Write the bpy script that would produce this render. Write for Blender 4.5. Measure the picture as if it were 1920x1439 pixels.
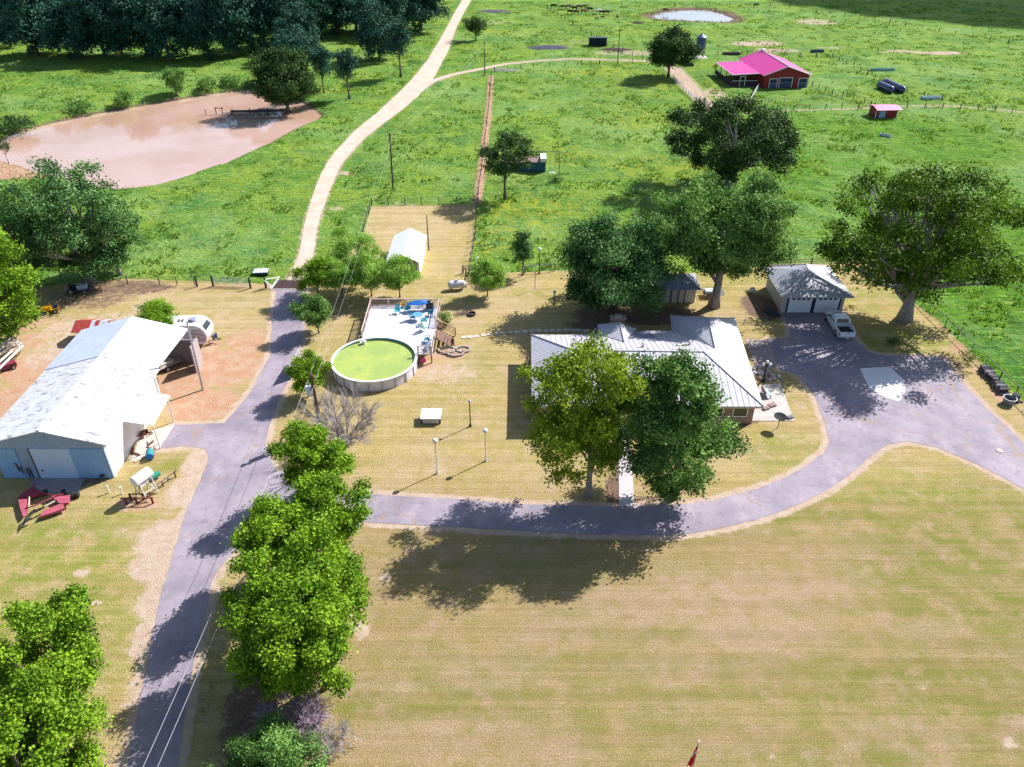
import bpy, bmesh, math, random
import numpy as np
from mathutils import Vector, Matrix, noise
PI = math.pi; R = math.radians
random.seed(7); rng = np.random.default_rng(7)
for o in list(bpy.data.objects): bpy.data.objects.remove(o)
S = bpy.context.scene; COL = S.collection

# ------------------------------------------------------------ camera, sky, sun, exposure
F_PX, TH, CAM_H = 1461.0, R(33.8), 46.0
cd = bpy.data.cameras.new('camera'); cam = bpy.data.objects.new('camera', cd); COL.objects.link(cam)
cam.location = (0, 0, CAM_H); cam.rotation_euler = (PI/2 - TH, 0, 0)
cd.sensor_width = 36; cd.lens = 36 * F_PX / 1920; cd.clip_start = .5; cd.clip_end = 12000
S.camera = cam
SUN_AZ, SUN_EL = R(37), R(41)      # azimuth measured from +X towards +Y
w = bpy.data.worlds.new('World'); S.world = w; w.use_nodes = True
wn = w.node_tree; bg = wn.nodes['Background']
sky = wn.nodes.new('ShaderNodeTexSky'); sky.sky_type = 'NISHITA'; sky.sun_disc = False
sky.sun_elevation = SUN_EL; sky.sun_rotation = PI/2 - SUN_AZ; sky.altitude = 100; sky.air_density = 1.0; sky.dust_density = 1.2
wn.links.new(sky.outputs[0], bg.inputs[0]); bg.inputs[1].default_value = 0.09
ld = bpy.data.lights.new('sun', 'SUN'); sun = bpy.data.objects.new('sun', ld); COL.objects.link(sun)
ld.energy = 5.0; ld.angle = R(.5); ld.color = (1, .955, .90)
sd = Vector((math.cos(SUN_AZ)*math.cos(SUN_EL), math.sin(SUN_AZ)*math.cos(SUN_EL), math.sin(SUN_EL)))
sun.rotation_euler = sd.to_track_quat('Z', 'Y').to_euler()
S.view_settings.view_transform = 'Standard'; S.view_settings.look = 'None'
S.view_settings.gamma = 1; S.view_settings.exposure = .84
try:
    S.cycles.max_bounces = 6; S.cycles.transparent_max_bounces = 6
except Exception: pass

# ------------------------------------------------------------ helpers
def at(px, py, z=0.0):
    "ground point (x, y) seen at a pixel of the 1920 px wide photograph, at height z"
    u = (px-960)/F_PX; v = -(py-719.5)/F_PX
    d = (u, math.cos(TH)+v*math.sin(TH), -math.sin(TH)+v*math.cos(TH))
    t = (z-CAM_H)/d[2]
    return (d[0]*t, d[1]*t)
def topz(px, py, ty):
    "height of a vertical thing with its base at (px, py) and its top on row ty"
    x, y = at(px, py); lo, hi = 0, 60
    for _ in range(40):
        m = (lo+hi)/2
        zc = y*math.cos(TH)-(m-CAM_H)*math.sin(TH); yc = y*math.sin(TH)+(m-CAM_H)*math.cos(TH)
        if 719.5-F_PX*yc/zc > ty: lo = m
        else: hi = m
    return lo
def tag(o, label=None, cat=None, group=None, kind=None):
    if label: o['label'] = label
    if cat: o['category'] = cat
    if group: o['group'] = group
    if kind: o['kind'] = kind
    return o
def empty(name, loc, rz=0, label=None, cat=None, group=None):
    o = bpy.data.objects.new(name, None); COL.objects.link(o)
    o.location = (loc[0], loc[1], loc[2] if len(loc) > 2 else 0); o.rotation_euler = (0, 0, rz); o.empty_display_size = .3
    return tag(o, label, cat, group)
def copy_tree(o, parent=None):
    c = o.copy(); COL.objects.link(c); c.parent = parent
    for ch in list(o.children): copy_tree(ch, c)
    return c
def mesh_obj(name, V, Fc, mat, parent=None, smooth=False):
    me = bpy.data.meshes.new(name); me.from_pydata([tuple(v) for v in V], [], Fc); me.update()
    if smooth: me.polygons.foreach_set('use_smooth', [True]*len(me.polygons))
    me.materials.append(mat)
    o = bpy.data.objects.new(name, me); COL.objects.link(o); o.parent = parent
    return o
class MB:
    def __init__(s): s.v = []; s.f = []
    def add(s, V, Fc):
        n = len(s.v); s.v += [tuple(v) for v in V]; s.f += [tuple(i+n for i in f) for f in Fc]; return s
    def box(s, c, d, rz=0, rx=0, ry=0):
        M = Matrix.Translation(c) @ Matrix.Rotation(rz, 4, 'Z') @ Matrix.Rotation(ry, 4, 'Y') @ Matrix.Rotation(rx, 4, 'X')
        V = [M @ Vector((x*d[0]/2, y*d[1]/2, z*d[2]/2)) for x in (-1, 1) for y in (-1, 1) for z in (-1, 1)]
        return s.add(V, [(0,1,3,2),(4,6,7,5),(0,4,5,1),(2,3,7,6),(0,2,6,4),(1,5,7,3)])
    def b(s, x0, x1, y0, y1, z0, z1): return s.box(((x0+x1)/2, (y0+y1)/2, (z0+z1)/2), (x1-x0, y1-y0, z1-z0))
    def tube(s, pts, rad, n=8, cap=True):
        pts = [Vector(p) for p in pts]
        if not hasattr(rad, '__len__'): rad = [rad]*len(pts)
        V = []; k = len(pts)
        for i, p in enumerate(pts):
            d = (pts[min(i+1, k-1)] - pts[max(i-1, 0)]).normalized()
            a = d.orthogonal().normalized() if i == 0 else (pa - d*pa.dot(d)).normalized()
            pa = a; bb = d.cross(a)
            for j in range(n):
                t = 2*PI*j/n; V.append(p + (a*math.cos(t) + bb*math.sin(t))*rad[i])
        Fc = [(i*n+j, i*n+(j+1) % n, (i+1)*n+(j+1) % n, (i+1)*n+j) for i in range(k-1) for j in range(n)]
        if cap: Fc += [tuple(range(n))[::-1], tuple((k-1)*n+j for j in range(n))]
        return s.add(V, Fc)
    def lathe(s, c, prof, n=24):
        V = [(c[0]+r*math.cos(2*PI*j/n), c[1]+r*math.sin(2*PI*j/n), c[2]+z) for r, z in prof for j in range(n)]
        return s.add(V, [(i*n+j, i*n+(j+1) % n, (i+1)*n+(j+1) % n, (i+1)*n+j) for i in range(len(prof)-1) for j in range(n)])
    def ball(s, c, r, n=10, sz=1):
        m = n//2+1
        return s.lathe(c, [(max(r*math.sin(PI*i/m), .001), -r*sz*math.cos(PI*i/m)) for i in range(m+1)], n)
    def slab(s, pts, t):
        "a polygon given in 3D, thickened by t straight down"
        n = len(pts); V = list(pts) + [(p[0], p[1], p[2]-t) for p in pts]
        return s.add(V, [tuple(range(n)), tuple(range(2*n-1, n-1, -1))] + [(i, i+n, (i+1) % n+n, (i+1) % n) for i in range(n)])
    def build(s, name, mat, parent=None, smooth=False):
        return mesh_obj(name, s.v, s.f, mat, parent, smooth)

# ---- materials
def newmat(name):
    m = bpy.data.materials.new(name); m.use_nodes = True; nt = m.node_tree
    return m, nt, nt.nodes['Principled BSDF']
def N(nt, t, **kw):
    n = nt.nodes.new(t)
    for k, v in kw.items():
        if k in n.inputs.keys() if isinstance(k, str) else False: n.inputs[k].default_value = v
        else: setattr(n, k, v)
    return n
def noise_fac(nt, scale, detail=4, rough=.6, lo=.35, hi=.65, vec=None, stretch=None):
    tc = nt.nodes.new('ShaderNodeTexCoord'); src = tc.outputs['Object']
    if stretch:
        mp = nt.nodes.new('ShaderNodeMapping'); mp.inputs['Scale'].default_value = stretch; nt.links.new(src, mp.inputs[0]); src = mp.outputs[0]
    n = nt.nodes.new('ShaderNodeTexNoise'); n.inputs['Scale'].default_value = scale; n.inputs['Detail'].default_value = detail; n.inputs['Roughness'].default_value = rough
    nt.links.new(src, n.inputs['Vector'])
    mr = nt.nodes.new('ShaderNodeMapRange'); mr.interpolation_type = 'SMOOTHSTEP'
    mr.inputs[1].default_value = lo; mr.inputs[2].default_value = hi
    nt.links.new(n.outputs[0], mr.inputs[0]); return mr.outputs[0]
def mix(nt, fac, a, b, blend='MIX'):
    m = nt.nodes.new('ShaderNodeMix'); m.data_type = 'RGBA'; m.blend_type = blend
    for sock, val in ((m.inputs[0], fac), (m.inputs[6], a), (m.inputs[7], b)):
        if hasattr(val, 'is_linked'): nt.links.new(val, sock)
        elif isinstance(val, (int, float)): sock.default_value = val
        else: sock.default_value = (*val, 1) if len(val) == 3 else val
    return m.outputs[2]
def math_n(nt, op, a, b=None, c=None, clamp=False):
    m = nt.nodes.new('ShaderNodeMath'); m.operation = op; m.use_clamp = clamp
    for i, v in enumerate((a, b, c)):
        if v is None: continue
        if hasattr(v, 'is_linked'): nt.links.new(v, m.inputs[i])
        else: m.inputs[i].default_value = v
    return m.outputs[0]
def bump(nt, bs, h, strength=.5, dist=.05):
    b = nt.nodes.new('ShaderNodeBump'); b.inputs['Strength'].default_value = strength; b.inputs['Distance'].default_value = dist
    nt.links.new(h, b.inputs['Height']); nt.links.new(b.outputs[0], bs.inputs['Normal'])
_mc = {}
def M(col, rough=.6, metal=0, var=.25, scale=6, spec=.4):
    "paint-like material with uneven tone and faint grime"
    key = (tuple(col), rough, metal, var, scale)
    if key in _mc: return _mc[key]
    m, nt, bs = newmat('surface')
    f = noise_fac(nt, scale, 5, .65, .3, .75)
    c2 = tuple(c*(1-var) for c in col)
    c = mix(nt, f, col, c2)
    f2 = noise_fac(nt, scale*5, 3, .6, .5, .72)
    c = mix(nt, math_n(nt, 'MULTIPLY', f2, var*.8), c, tuple(x*.6 for x in col))
    nt.links.new(c, bs.inputs['Base Color']); bs.inputs['Roughness'].default_value = rough; bs.inputs['Metallic'].default_value = metal
    bs.inputs['Specular IOR Level'].default_value = spec
    _mc[key] = m; return m
def rib_mat(name, col, axis='X', pitch=.3, rough=.45, metal=.0, dirt=None, dirt_amt=0., line=.55, bumpd=.03, stretch=(1, 1, 1), dscale=1.2):
    "ribbed sheet metal: ribs at a pitch along one axis, optional stains"
    m, nt, bs = newmat(name)
    tc = nt.nodes.new('ShaderNodeTexCoord'); sp = nt.nodes.new('ShaderNodeSeparateXYZ'); nt.links.new(tc.outputs['Object'], sp.inputs[0])
    a = math_n(nt, 'DIVIDE', sp.outputs[axis], pitch); fr = math_n(nt, 'FRACT', math_n(nt, 'ADD', a, 500.0))
    tri = math_n(nt, 'ABSOLUTE', math_n(nt, 'SUBTRACT', fr, .5))
    mr = nt.nodes.new('ShaderNodeMapRange'); mr.interpolation_type = 'SMOOTHSTEP'; mr.inputs[1].default_value = .30; mr.inputs[2].default_value = .44
    nt.links.new(tri, mr.inputs[0]); rib = mr.outputs[0]
    base = mix(nt, noise_fac(nt, 1.3, 5, .6, .3, .7), col, tuple(c*.86 for c in col))
    if dirt:
        d = noise_fac(nt, dscale, 7, .74, .53, .60, stretch=stretch)
        base = mix(nt, math_n(nt, 'MULTIPLY', d, dirt_amt), base, dirt)
    base = mix(nt, math_n(nt, 'MULTIPLY', rib, 1-line), base, tuple(c*.45 for c in col))
    nt.links.new(base, bs.inputs['Base Color']); bs.inputs['Roughness'].default_value = rough; bs.inputs['Metallic'].default_value = metal
    bump(nt, bs, rib, .6, bumpd)
    return m
def leaf_mat(name, col, col2, trans=.3):
    m, nt, bs = newmat(name)
    at_ = nt.nodes.new('ShaderNodeAttribute'); at_.attribute_name = 'rnd'
    f = noise_fac(nt, .7, 3, .6, .3, .7)
    ff = math_n(nt, 'ADD', math_n(nt, 'MULTIPLY', f, .3), math_n(nt, 'MULTIPLY', at_.outputs['Fac'], .7))
    c = mix(nt, ff, col, col2)
    nt.links.new(c, bs.inputs['Base Color']); bs.inputs['Roughness'].default_value = .6; bs.inputs['Specular IOR Level'].default_value = .12
    tr = nt.nodes.new('ShaderNodeBsdfTranslucent')
    c3 = mix(nt, 1.0, c, (1.25, 1.2, .5), 'MULTIPLY'); nt.links.new(c3, tr.inputs[0])
    ms = nt.nodes.new('ShaderNodeMixShader'); ms.inputs[0].default_value = trans
    nt.links.new(bs.outputs[0], ms.inputs[1]); nt.links.new(tr.outputs[0], ms.inputs[2])
    nt.links.new(ms.outputs[0], nt.nodes['Material Output'].inputs[0]); return m

WHITE = M((.80, .80, .80), .5, var=.08); BLACK = M((.02, .02, .022), .5, var=.3); DARK = M((.05, .05, .055), .6)
GLASS = M((.02, .03, .04), .12, var=.1, spec=.8); STEEL = M((.35, .36, .38), .4, .6, .3); BARK = M((.17, .13, .11), .95, var=.5, scale=3)
BARKG = M((.34, .32, .32), .95, var=.5, scale=3); WOOD = M((.30, .20, .15), .85, var=.4); POST = M((.10, .085, .08), .9, var=.4); WIRE = M((.18, .18, .2), .5, .5)
RUST = M((.17, .055, .035), .9, var=.5); REDP = M((.36, .03, .06), .5, var=.35); CREAM = M((.60, .55, .46), .7, var=.15); CONC = M((.50, .46, .44), .85, var=.3, scale=1.5)

# ------------------------------------------------------------ plan of the place (outlines picked on the ground)
def PX(l, z=0): return [at(a, b, z) for a, b in l]
asphalt_w = PX([(225,1500),(237,1439),(262,1320),(283,1210),(300,1120),(325,1040),(345,970),(365,925),(385,880),(391,855),(385,842),(347,836),(298,842),(325,797),
  (353,797),(420,793),(433,780),(467,740),(493,693),(507,667),(508,637),(513,580),(519,541),(572,541),(571,580),(566,640),(548,700),(525,745),(505,797),(497,835),(515,880),
  (600,917),(682,926),(760,931),(870,938),(960,945),(1160,951),(1297,945),(1347,937),(1420,917),(1480,893),(1513,873),(1543,850),(1556,830),(1548,797),(1528,743),(1513,720),(1493,701),(1462,693),
  (1437,638),(1483,634),(1479,612),(1467,587),(1578,587),(1605,637),(1627,660),(1663,668),(1710,668),(1770,672),(1800,713),(1847,763),(1887,800),(1920,833),(2080,935),(2080,1010),
  (1920,918),(1880,895),(1820,865),(1760,840),(1700,828),(1665,833),(1640,850),(1600,885),(1560,915),(1500,945),(1450,965),(1380,985),(1300,1000),(1250,1005),(1160,1003),(1060,1000),(960,995),(800,986),
  (680,979),(560,985),(480,1005),(445,1030),(410,1065),(398,1090),(385,1150),(370,1210),(355,1290),(340,1390),(332,1439),(325,1500)])
dirt_c = [(550,528,15),(573,480,16),(584,420,15),(607,350,17),(632,300,17),(678,250,20),(735,205,24),(783,160,25),(812,120,18),(829,90,16),(843,60,11),(858,30,10),(878,-5,10),(905,-60,9)]
branch_c = [(770,178,14),(805,155,9),(850,140,7),(905,129,6),(950,120,5.5),(1000,115,5),(1060,111,5),(1130,112,5),(1215,115,6)]
barn_tr = [(1262,128,9),(1280,148,12),(1300,170,10),(1322,192,8),(1345,212,7)]
fence_tr = [(1395,212,4),(1480,208,4),(1600,204,4),(1700,199,4),(1790,199,4),(1960,214,4)]
def ribbon(cl, n=6):
    L = []; Rr = []
    pts = []
    for i in range(len(cl)-1):
        for k in range(n):
            t = k/n; t0 = cl[max(i-1, 0)]; t1 = cl[i]; t2 = cl[i+1]; t3 = cl[min(i+2, len(cl)-1)]
            pts.append([.5*((2*t1[c])+(-t0[c]+t2[c])*t+(2*t0[c]-5*t1[c]+4*t2[c]-t3[c])*t*t+(-t0[c]+3*t1[c]-3*t2[c]+t3[c])*t**3) for c in range(3)])
    pts.append(list(cl[-1]))
    for i, (x, y, hw) in enumerate(pts):
        c = Vector(at(x, y)); a = Vector(at(*pts[max(i-1, 0)][:2])); b = Vector(at(*pts[min(i+1, len(pts)-1)][:2]))
        d = (b-a).normalized(); nrm = Vector((-d.y, d.x))
        wm = .84*(Vector(at(x+hw, y))-c).length * max(.35, abs(nrm.x))
        L.append(c+nrm*wm*(1+.12*noise.noise(Vector((i*.7, 1, 0))))); Rr.append(c-nrm*wm*(1+.12*noise.noise(Vector((i*.7, 9, 0)))))
    return L, Rr
pond_w = PX([(-60,270),(0,262),(30,247),(100,228),(200,207),(290,192),(380,177),(470,165),(520,172),(575,195),(600,215),(565,234),(540,244),(490,271),(420,301),(350,326),(300,340),(262,347),(215,350),(150,338),(70,318),(20,302),(-30,290)])
pond2_w = PX([(1222,29),(1245,22),(1275,18),(1320,17),(1350,23),(1374,34),(1369,40),(1335,40),(1290,38),(1240,35)])
def closed(p): return [Vector(q) for q in p]
def segd(X, Y, poly, close=True):
    P = np.array([tuple(p)[:2] for p in poly]); D = np.full(X.shape, 1e9)
    n = len(P)
    for i in range(n if close else n-1):
        a = P[i]; b = P[(i+1) % n]; d = b-a; L = max(d@d, 1e-9)
        t = np.clip(((X-a[0])*d[0]+(Y-a[1])*d[1])/L, 0, 1)
        D = np.minimum(D, np.hypot(X-a[0]-t*d[0], Y-a[1]-t*d[1]))
    return D
def inside(X, Y, poly):
    P = np.array([tuple(p)[:2] for p in poly]); I = np.zeros(X.shape, bool); n = len(P)
    for i in range(n):
        (x1, y1), (x2, y2) = P[i], P[(i+1) % n]
        if y1 == y2: continue
        c = ((y1 > Y) != (y2 > Y)) & (X < (x2-x1)*(Y-y1)/(y2-y1)+x1); I ^= c
    return I
def sdf(X, Y, poly):
    "positive inside"
    d = segd(X, Y, poly); return np.where(inside(X, Y, poly), d, -d)
def sst(a, b, x):
    t = np.clip((x-a)/(b-a), 0, 1); return t*t*(3-2*t)
def vnoise(X, Y, scale, seed):
    r = np.random.default_rng(seed); T = r.random((256, 256))
    x = X/scale; y = Y/scale; xi = np.floor(x).astype(int); yi = np.floor(y).astype(int); fx = x-xi; fy = y-yi
    fx = fx*fx*(3-2*fx); fy = fy*fy*(3-2*fy); g = lambda a, b: T[a & 255, b & 255]
    return (g(xi, yi)*(1-fx)+g(xi+1, yi)*fx)*(1-fy)+(g(xi, yi+1)*(1-fx)+g(xi+1, yi+1)*fx)*fy
lawn_w = PX([(-300,560),(0,545),(230,522),(515,533),(575,530),(612,505),(660,470),(681,440),(697,387),(893,383),(890,440),(878,515),(1040,507),(1340,512),(1440,497),(1560,492),(1650,495),(1690,550),(1760,602),(1850,690),(1920,755),(2100,900)]) + [(150,50),(150,-60),(-150,-60),(-150,90)]

# ------------------------------------------------------------ ground
def axis_pts(lo, hi, segs):
    "segs: list of (from, to, step)"
    out = []
    for a, b, s in segs: out += list(np.arange(a, b, s))
    return np.array(sorted(set(np.round(out, 4))))
def far(a, b, n): return [(v, v+1e-3, 1) for v in np.geomspace(a, b, n)]
xs = axis_pts(0, 0, [(-62, 62, .4), (-130, -62, .9), (62, 130, .9), (-260, -130, 1.8), (130, 262, 1.8)] + [(v, v+.5, 1) for v in np.geomspace(290, 6000, 14)] + [(-v, -v+.5, 1) for v in np.geomspace(290, 6000, 14)])
ys = axis_pts(0, 0, [(14, 112, .4), (112, 230, .8), (230, 402, 1.5)] + [(v, v+.5, 1) for v in np.geomspace(430, 9000, 14)] + [(-v, -v+.5, 1) for v in np.geomspace(6, 3000, 10)] + [(2, 13, 4)])
X, Y = np.meshgrid(xs, ys); ny, nx = X.shape
X = X.ravel(); Y = Y.ravel()
d_as = np.full(X.shape, -99.); near = (np.abs(X) < 110) & (Y > 0) & (Y < 120)
d_as[near] = sdf(X[near], Y[near], asphalt_w)
lawn = np.zeros(X.shape)
nl_ = (np.abs(X) < 260) & (Y < 420) & (Y > -80)
lawn[nl_] = sst(-.6, .6, sdf(X[nl_], Y[nl_], lawn_w)); lawn[Y <= -80] = 1
def stroke(pts, w, f, wx=1):
    "mask along a pixel polyline, half width w metres, feather f"
    P = PX(pts); x = np.array([p[0] for p in P]); y = np.array([p[1] for p in P]); m = np.zeros(X.shape)
    k = (X > x.min()-w-f-1) & (X < x.max()+w+f+1) & (Y > y.min()-w-f-1) & (Y < y.max()+w+f+1)
    m[k] = 1-sst(w-f/2, w+f/2, segd(X[k], Y[k], P, False)); return m
def blob(px, py, rx, ry, s=1.):
    x, y = at(px, py); return s*np.clip(1-sst(.45, 1.15, np.hypot((X-x)/rx, (Y-y)/ry)), 0, 1)
def rib_mask(cl, extra, f):
    m = np.zeros(X.shape)
    for i in range(len(cl)-1):
        a, b = cl[i], cl[i+1]; wm = (a[2]+b[2])/2
        pa = at(*a[:2]); wmm = (at(a[0]+wm, a[1])[0]-pa[0])*.8
        m = np.maximum(m, stroke([a[:2], b[:2]], wmm+extra, f))
    return m
roadm = np.maximum(rib_mask(dirt_c, .35, 1.6), rib_mask(branch_c, .5, 1.5))
roadm2 = np.maximum(rib_mask(barn_tr, 1.2, 3), rib_mask(fence_tr, .2, 2))
verge = sst(-1.0, -.25, d_as)
red = np.zeros(X.shape)
for a in [(420,690,6,5,.9),(380,760,5,4,.9),(345,660,5,5,1),(470,640,4,4,.7),(330,720,3,4,1),(80,690,6,5,.8),(150,660,4,5,.9),(30,760,6,6,.8),(10,690,5,5,.5),(55,640,3,3,.7),(55,605,2.5,3,.8),(430,545,7,1.5,.4),
          (800,690,4,1.6,.5),(830,665,3.5,1.5,.8),(1020,655,1.3,.9,.9),(1800,655,1.6,3,.6),(1840,700,1.2,2.5,.6),(1880,745,1.6,2.2,.7),(60,940,4,3,.4),(262,945,3,1.4,.7),(40,325,12,4,.9),(-10,310,8,4,1)]:
    red = np.maximum(red, blob(*a))
red = np.maximum(red, stroke([(895,380),(905,300),(915,220),(921,142)], .8, 1.5)*.9)
red = np.maximum(red, stroke([(515,538),(360,540),(240,545)], .8, 1.5)*.5)
pale = np.maximum(verge*.9, np.maximum(roadm*.9, roadm2*.9))
for a in [(370,870,2,2.5,.9),(350,920,2.5,3,.8),(310,1010,3,3,.9),(285,1060,2.5,2.5,.8),(290,1120,1.6,3,.8),(275,1190,1.3,3,.8),(255,1280,.9,3,.6),(240,1000,3,1,.4),(150,1075,1,.6,.7),(180,1130,.6,.4,.9),
          (655,1150,1.3,2.2,1.),(680,1180,.6,1.2,1.),(722,1082,.7,.5,.9),(660,730,3,3,.4),(840,700,5,3,.5),(200,600,5,3,.5),(120,620,4,4,.6),(90,660,3,5,.6),(280,580,4,2,.5),
          (1350,240,1,1,.2),(820,880,1.5,1,.5),(700,650,2,2,.5),(1100,80,14,5,.35),(1180,100,16,5,.55),(1690,97,9,3,.7),(1762,100,10,3.4,.8),(1530,42,10,9,.6),(1420,82,10,6,.8),(1455,95,9,4,.8),(920,42,12,6,.4),
          (1040,88,12,4,.3),(1560,90,7,3,.5),(1340,175,4,6,.6),(650,325,2.5,1.8,.7),(627,393,2.2,1.5,.5),(760,385,3,2,.4),(560,520,2,3,.6),(1890,1390,.9,.5,.6),(1450,1420,.3,.2,.6),(1725,1285,1,.5,.5),(850,1425,.8,.8,.4),
          (1420,640,1,1,.3),(1560,800,.5,1.5,.6),(1500,760,1.,1.6,.5),(1350,590,3,1.2,.4),(1340,560,2,1,.3)]:
    pale = np.maximum(pale, blob(*a))
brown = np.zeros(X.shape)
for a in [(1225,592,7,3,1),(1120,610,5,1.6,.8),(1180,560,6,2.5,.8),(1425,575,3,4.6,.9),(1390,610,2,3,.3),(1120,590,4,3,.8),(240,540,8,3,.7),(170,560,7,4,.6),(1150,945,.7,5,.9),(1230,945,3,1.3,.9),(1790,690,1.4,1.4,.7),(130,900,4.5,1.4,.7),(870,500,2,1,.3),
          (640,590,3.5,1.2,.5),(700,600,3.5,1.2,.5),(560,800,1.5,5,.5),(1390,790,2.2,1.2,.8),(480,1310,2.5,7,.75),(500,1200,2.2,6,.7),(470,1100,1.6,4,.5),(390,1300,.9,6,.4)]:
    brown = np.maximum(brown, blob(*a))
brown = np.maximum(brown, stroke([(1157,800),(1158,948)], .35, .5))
lush_vignette = np.zeros(X.shape)
for a in [(1640,270,36,34,.9),(1850,420,40,50,1),(1900,600,25,25,1),(1550,330,22,18,.8),(1500,280,18,20,.7)]: lush_vignette = np.maximum(lush_vignette, blob(*a))
yel = np.zeros(X.shape)
for a in [(1250,155,14,9,1),(1360,190,10,7,.9),(1120,135,18,5,.8),(1060,290,12,8,.5),(1200,225,16,9,.6),(1240,310,12,8,.6),(1000,390,10,8,.7),(950,330,8,8,.6),(720,110,10,6,.5),(1380,120,9,6,.7),(960,60,20,10,.5),(1200,60,20,8,.4),(1300,60,30,8,.4),(1400,250,8,5,.5),(920,440,5,10,.8),(990,420,6,6,.7),(1660,90,14,5,.4)]: yel = np.maximum(yel, blob(*a))
gr = np.zeros(X.shape)   # greener parts of the mown grass
for a in [(1050,1300,22,4,.4),(760,1310,8,3,.6),(1760,960,14,6,.75),(1820,1100,10,7,.7),(1640,1370,9,4,.5),(1800,1300,12,5,.6),(100,1050,8,4,.9),(60,1010,5,3,.9),(230,1080,4,4,.6),(330,870,3,1.5,.9),(150,970,8,1.5,.8),(1480,960,6,3,.7),(1500,860,5,3,.7),(1450,850,6,4,.7),
          (1690,640,7,5,.8),(60,1120,9,7,.9),(140,1030,6,4,.8),(30,980,6,4,.8),(200,1200,4,5,.7),(1800,650,3,4,.6),(250,590,6,3,.3),(850,560,4,3,.5),(1000,560,6,3,.5),(900,690,3,4,.4),(1640,560,6,5,.5),(1380,520,10,4,.5),(430,560,8,4,.4),(420,700,3,2,.4),(900,950,10,1.2,.5),(1080,1075,8,2,.3),(1150,1180,6,3,.3)]: gr = np.maximum(gr, blob(*a))
lush_vignette = np.maximum(lush_vignette*(1-lawn), lawn*sst(56, 46, Y)*sst(-18, -10, X)); tan = np.zeros(X.shape)  # lush pasture; on the lawn the near field that gets the vignette darkening
for a in [(1350,1120,9,3,.9),(1200,1140,7,2.4,.7),(1500,1100,6,2,.6),(1420,1180,6,2.4,.8),(1060,1190,5,1.5,.6),(1250,1250,5,1.5,.5),(900,1260,5,1.5,.6),(700,1290,4,1.2,.5),(800,1380,6,1.6,.6),(1000,1400,5,1.6,.5),(1700,1380,5,1.5,.6),(1750,1180,3,1.2,.5),(720,900,4,2,.6),(830,690,5,3,.7),(1000,900,4,3,.5),(860,600,4,4,.6),(950,570,5,4,.7),(780,430,7,8,.7),(740,400,6,5,.6),(400,610,7,3,.8),(300,560,8,3,.8),(450,570,6,3,.6),(230,700,3,4,.6),(1500,540,5,3,.4),(1370,860,4,3,.4),(780,860,4,3,.5)]: tan = np.maximum(tan, blob(*a))
gr = np.clip(gr+.16*sst(52, 44, Y)*(X > -12) + .25*(vnoise(X, Y, 7, 3)-.4), 0, 1)
dpond = np.full(X.shape, -99.); k = (X < -20) & (Y > 100) & (Y < 230); dpond[k] = sdf(X[k], Y[k], pond_w)
dp2 = np.full(X.shape, -99.); k = (X > 40) & (Y > 200) & (Y < 400) & (X < 160); dp2[k] = sdf(X[k], Y[k], pond2_w)
dp = np.maximum(dpond, dp2)
bank = sst(-2.2, -.2, dp)
brown = np.maximum(brown, bank*.75); brown = np.maximum(brown, sst(-7, -2, dp2)*.9)
Z = np.zeros(X.shape)
rough_ = (1-lawn)*(1-np.clip(roadm*1.5+roadm2, 0, 1))*sst(-.2, -4, d_as)
nn = .55*(vnoise(X, Y, 3.1, 11)-.5)+.35*(vnoise(X, Y, 1.5, 12)-.5)+.25*(vnoise(X*.6, Y*1.6, 1.1, 13)-.5)
Z += rough_*nn*.55*(1+lush_vignette*.5)
Z += (1-lawn)*0
Z -= 1.1*sst(-1.6, 1.6, dp)
Zb = .9*sst(-9, -3, dpond)*(1-sst(-3, -1.0, dpond))*(Y > np.interp(X, [-140, -45], [150, 190]))   # dam on the far side
Z += Zb
me = bpy.data.meshes.new('ground')
nv = len(X); me.vertices.add(nv); me.vertices.foreach_set('co', np.stack([X, Y, Z], 1).ravel())
I = np.arange(nv).reshape(ny, nx); q = np.stack([I[:-1, :-1], I[:-1, 1:], I[1:, 1:], I[1:, :-1]], -1).reshape(-1, 4)
nf = len(q); me.loops.add(nf*4); me.loops.foreach_set('vertex_index', q.ravel()); me.polygons.add(nf)
me.polygons.foreach_set('loop_start', np.arange(nf)*4); me.polygons.foreach_set('loop_total', np.full(nf, 4)); me.update(calc_edges=True)
me.polygons.foreach_set('use_smooth', np.ones(nf, bool))
for nm, arrs in (('m1', (lawn, red, pale, brown)), ('m2', (lush_vignette, yel, gr, tan))):
    a = me.attributes.new(nm, 'FLOAT_COLOR', 'POINT'); a.data.foreach_set('color', np.stack(arrs, 1).astype(np.float32).ravel())
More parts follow.
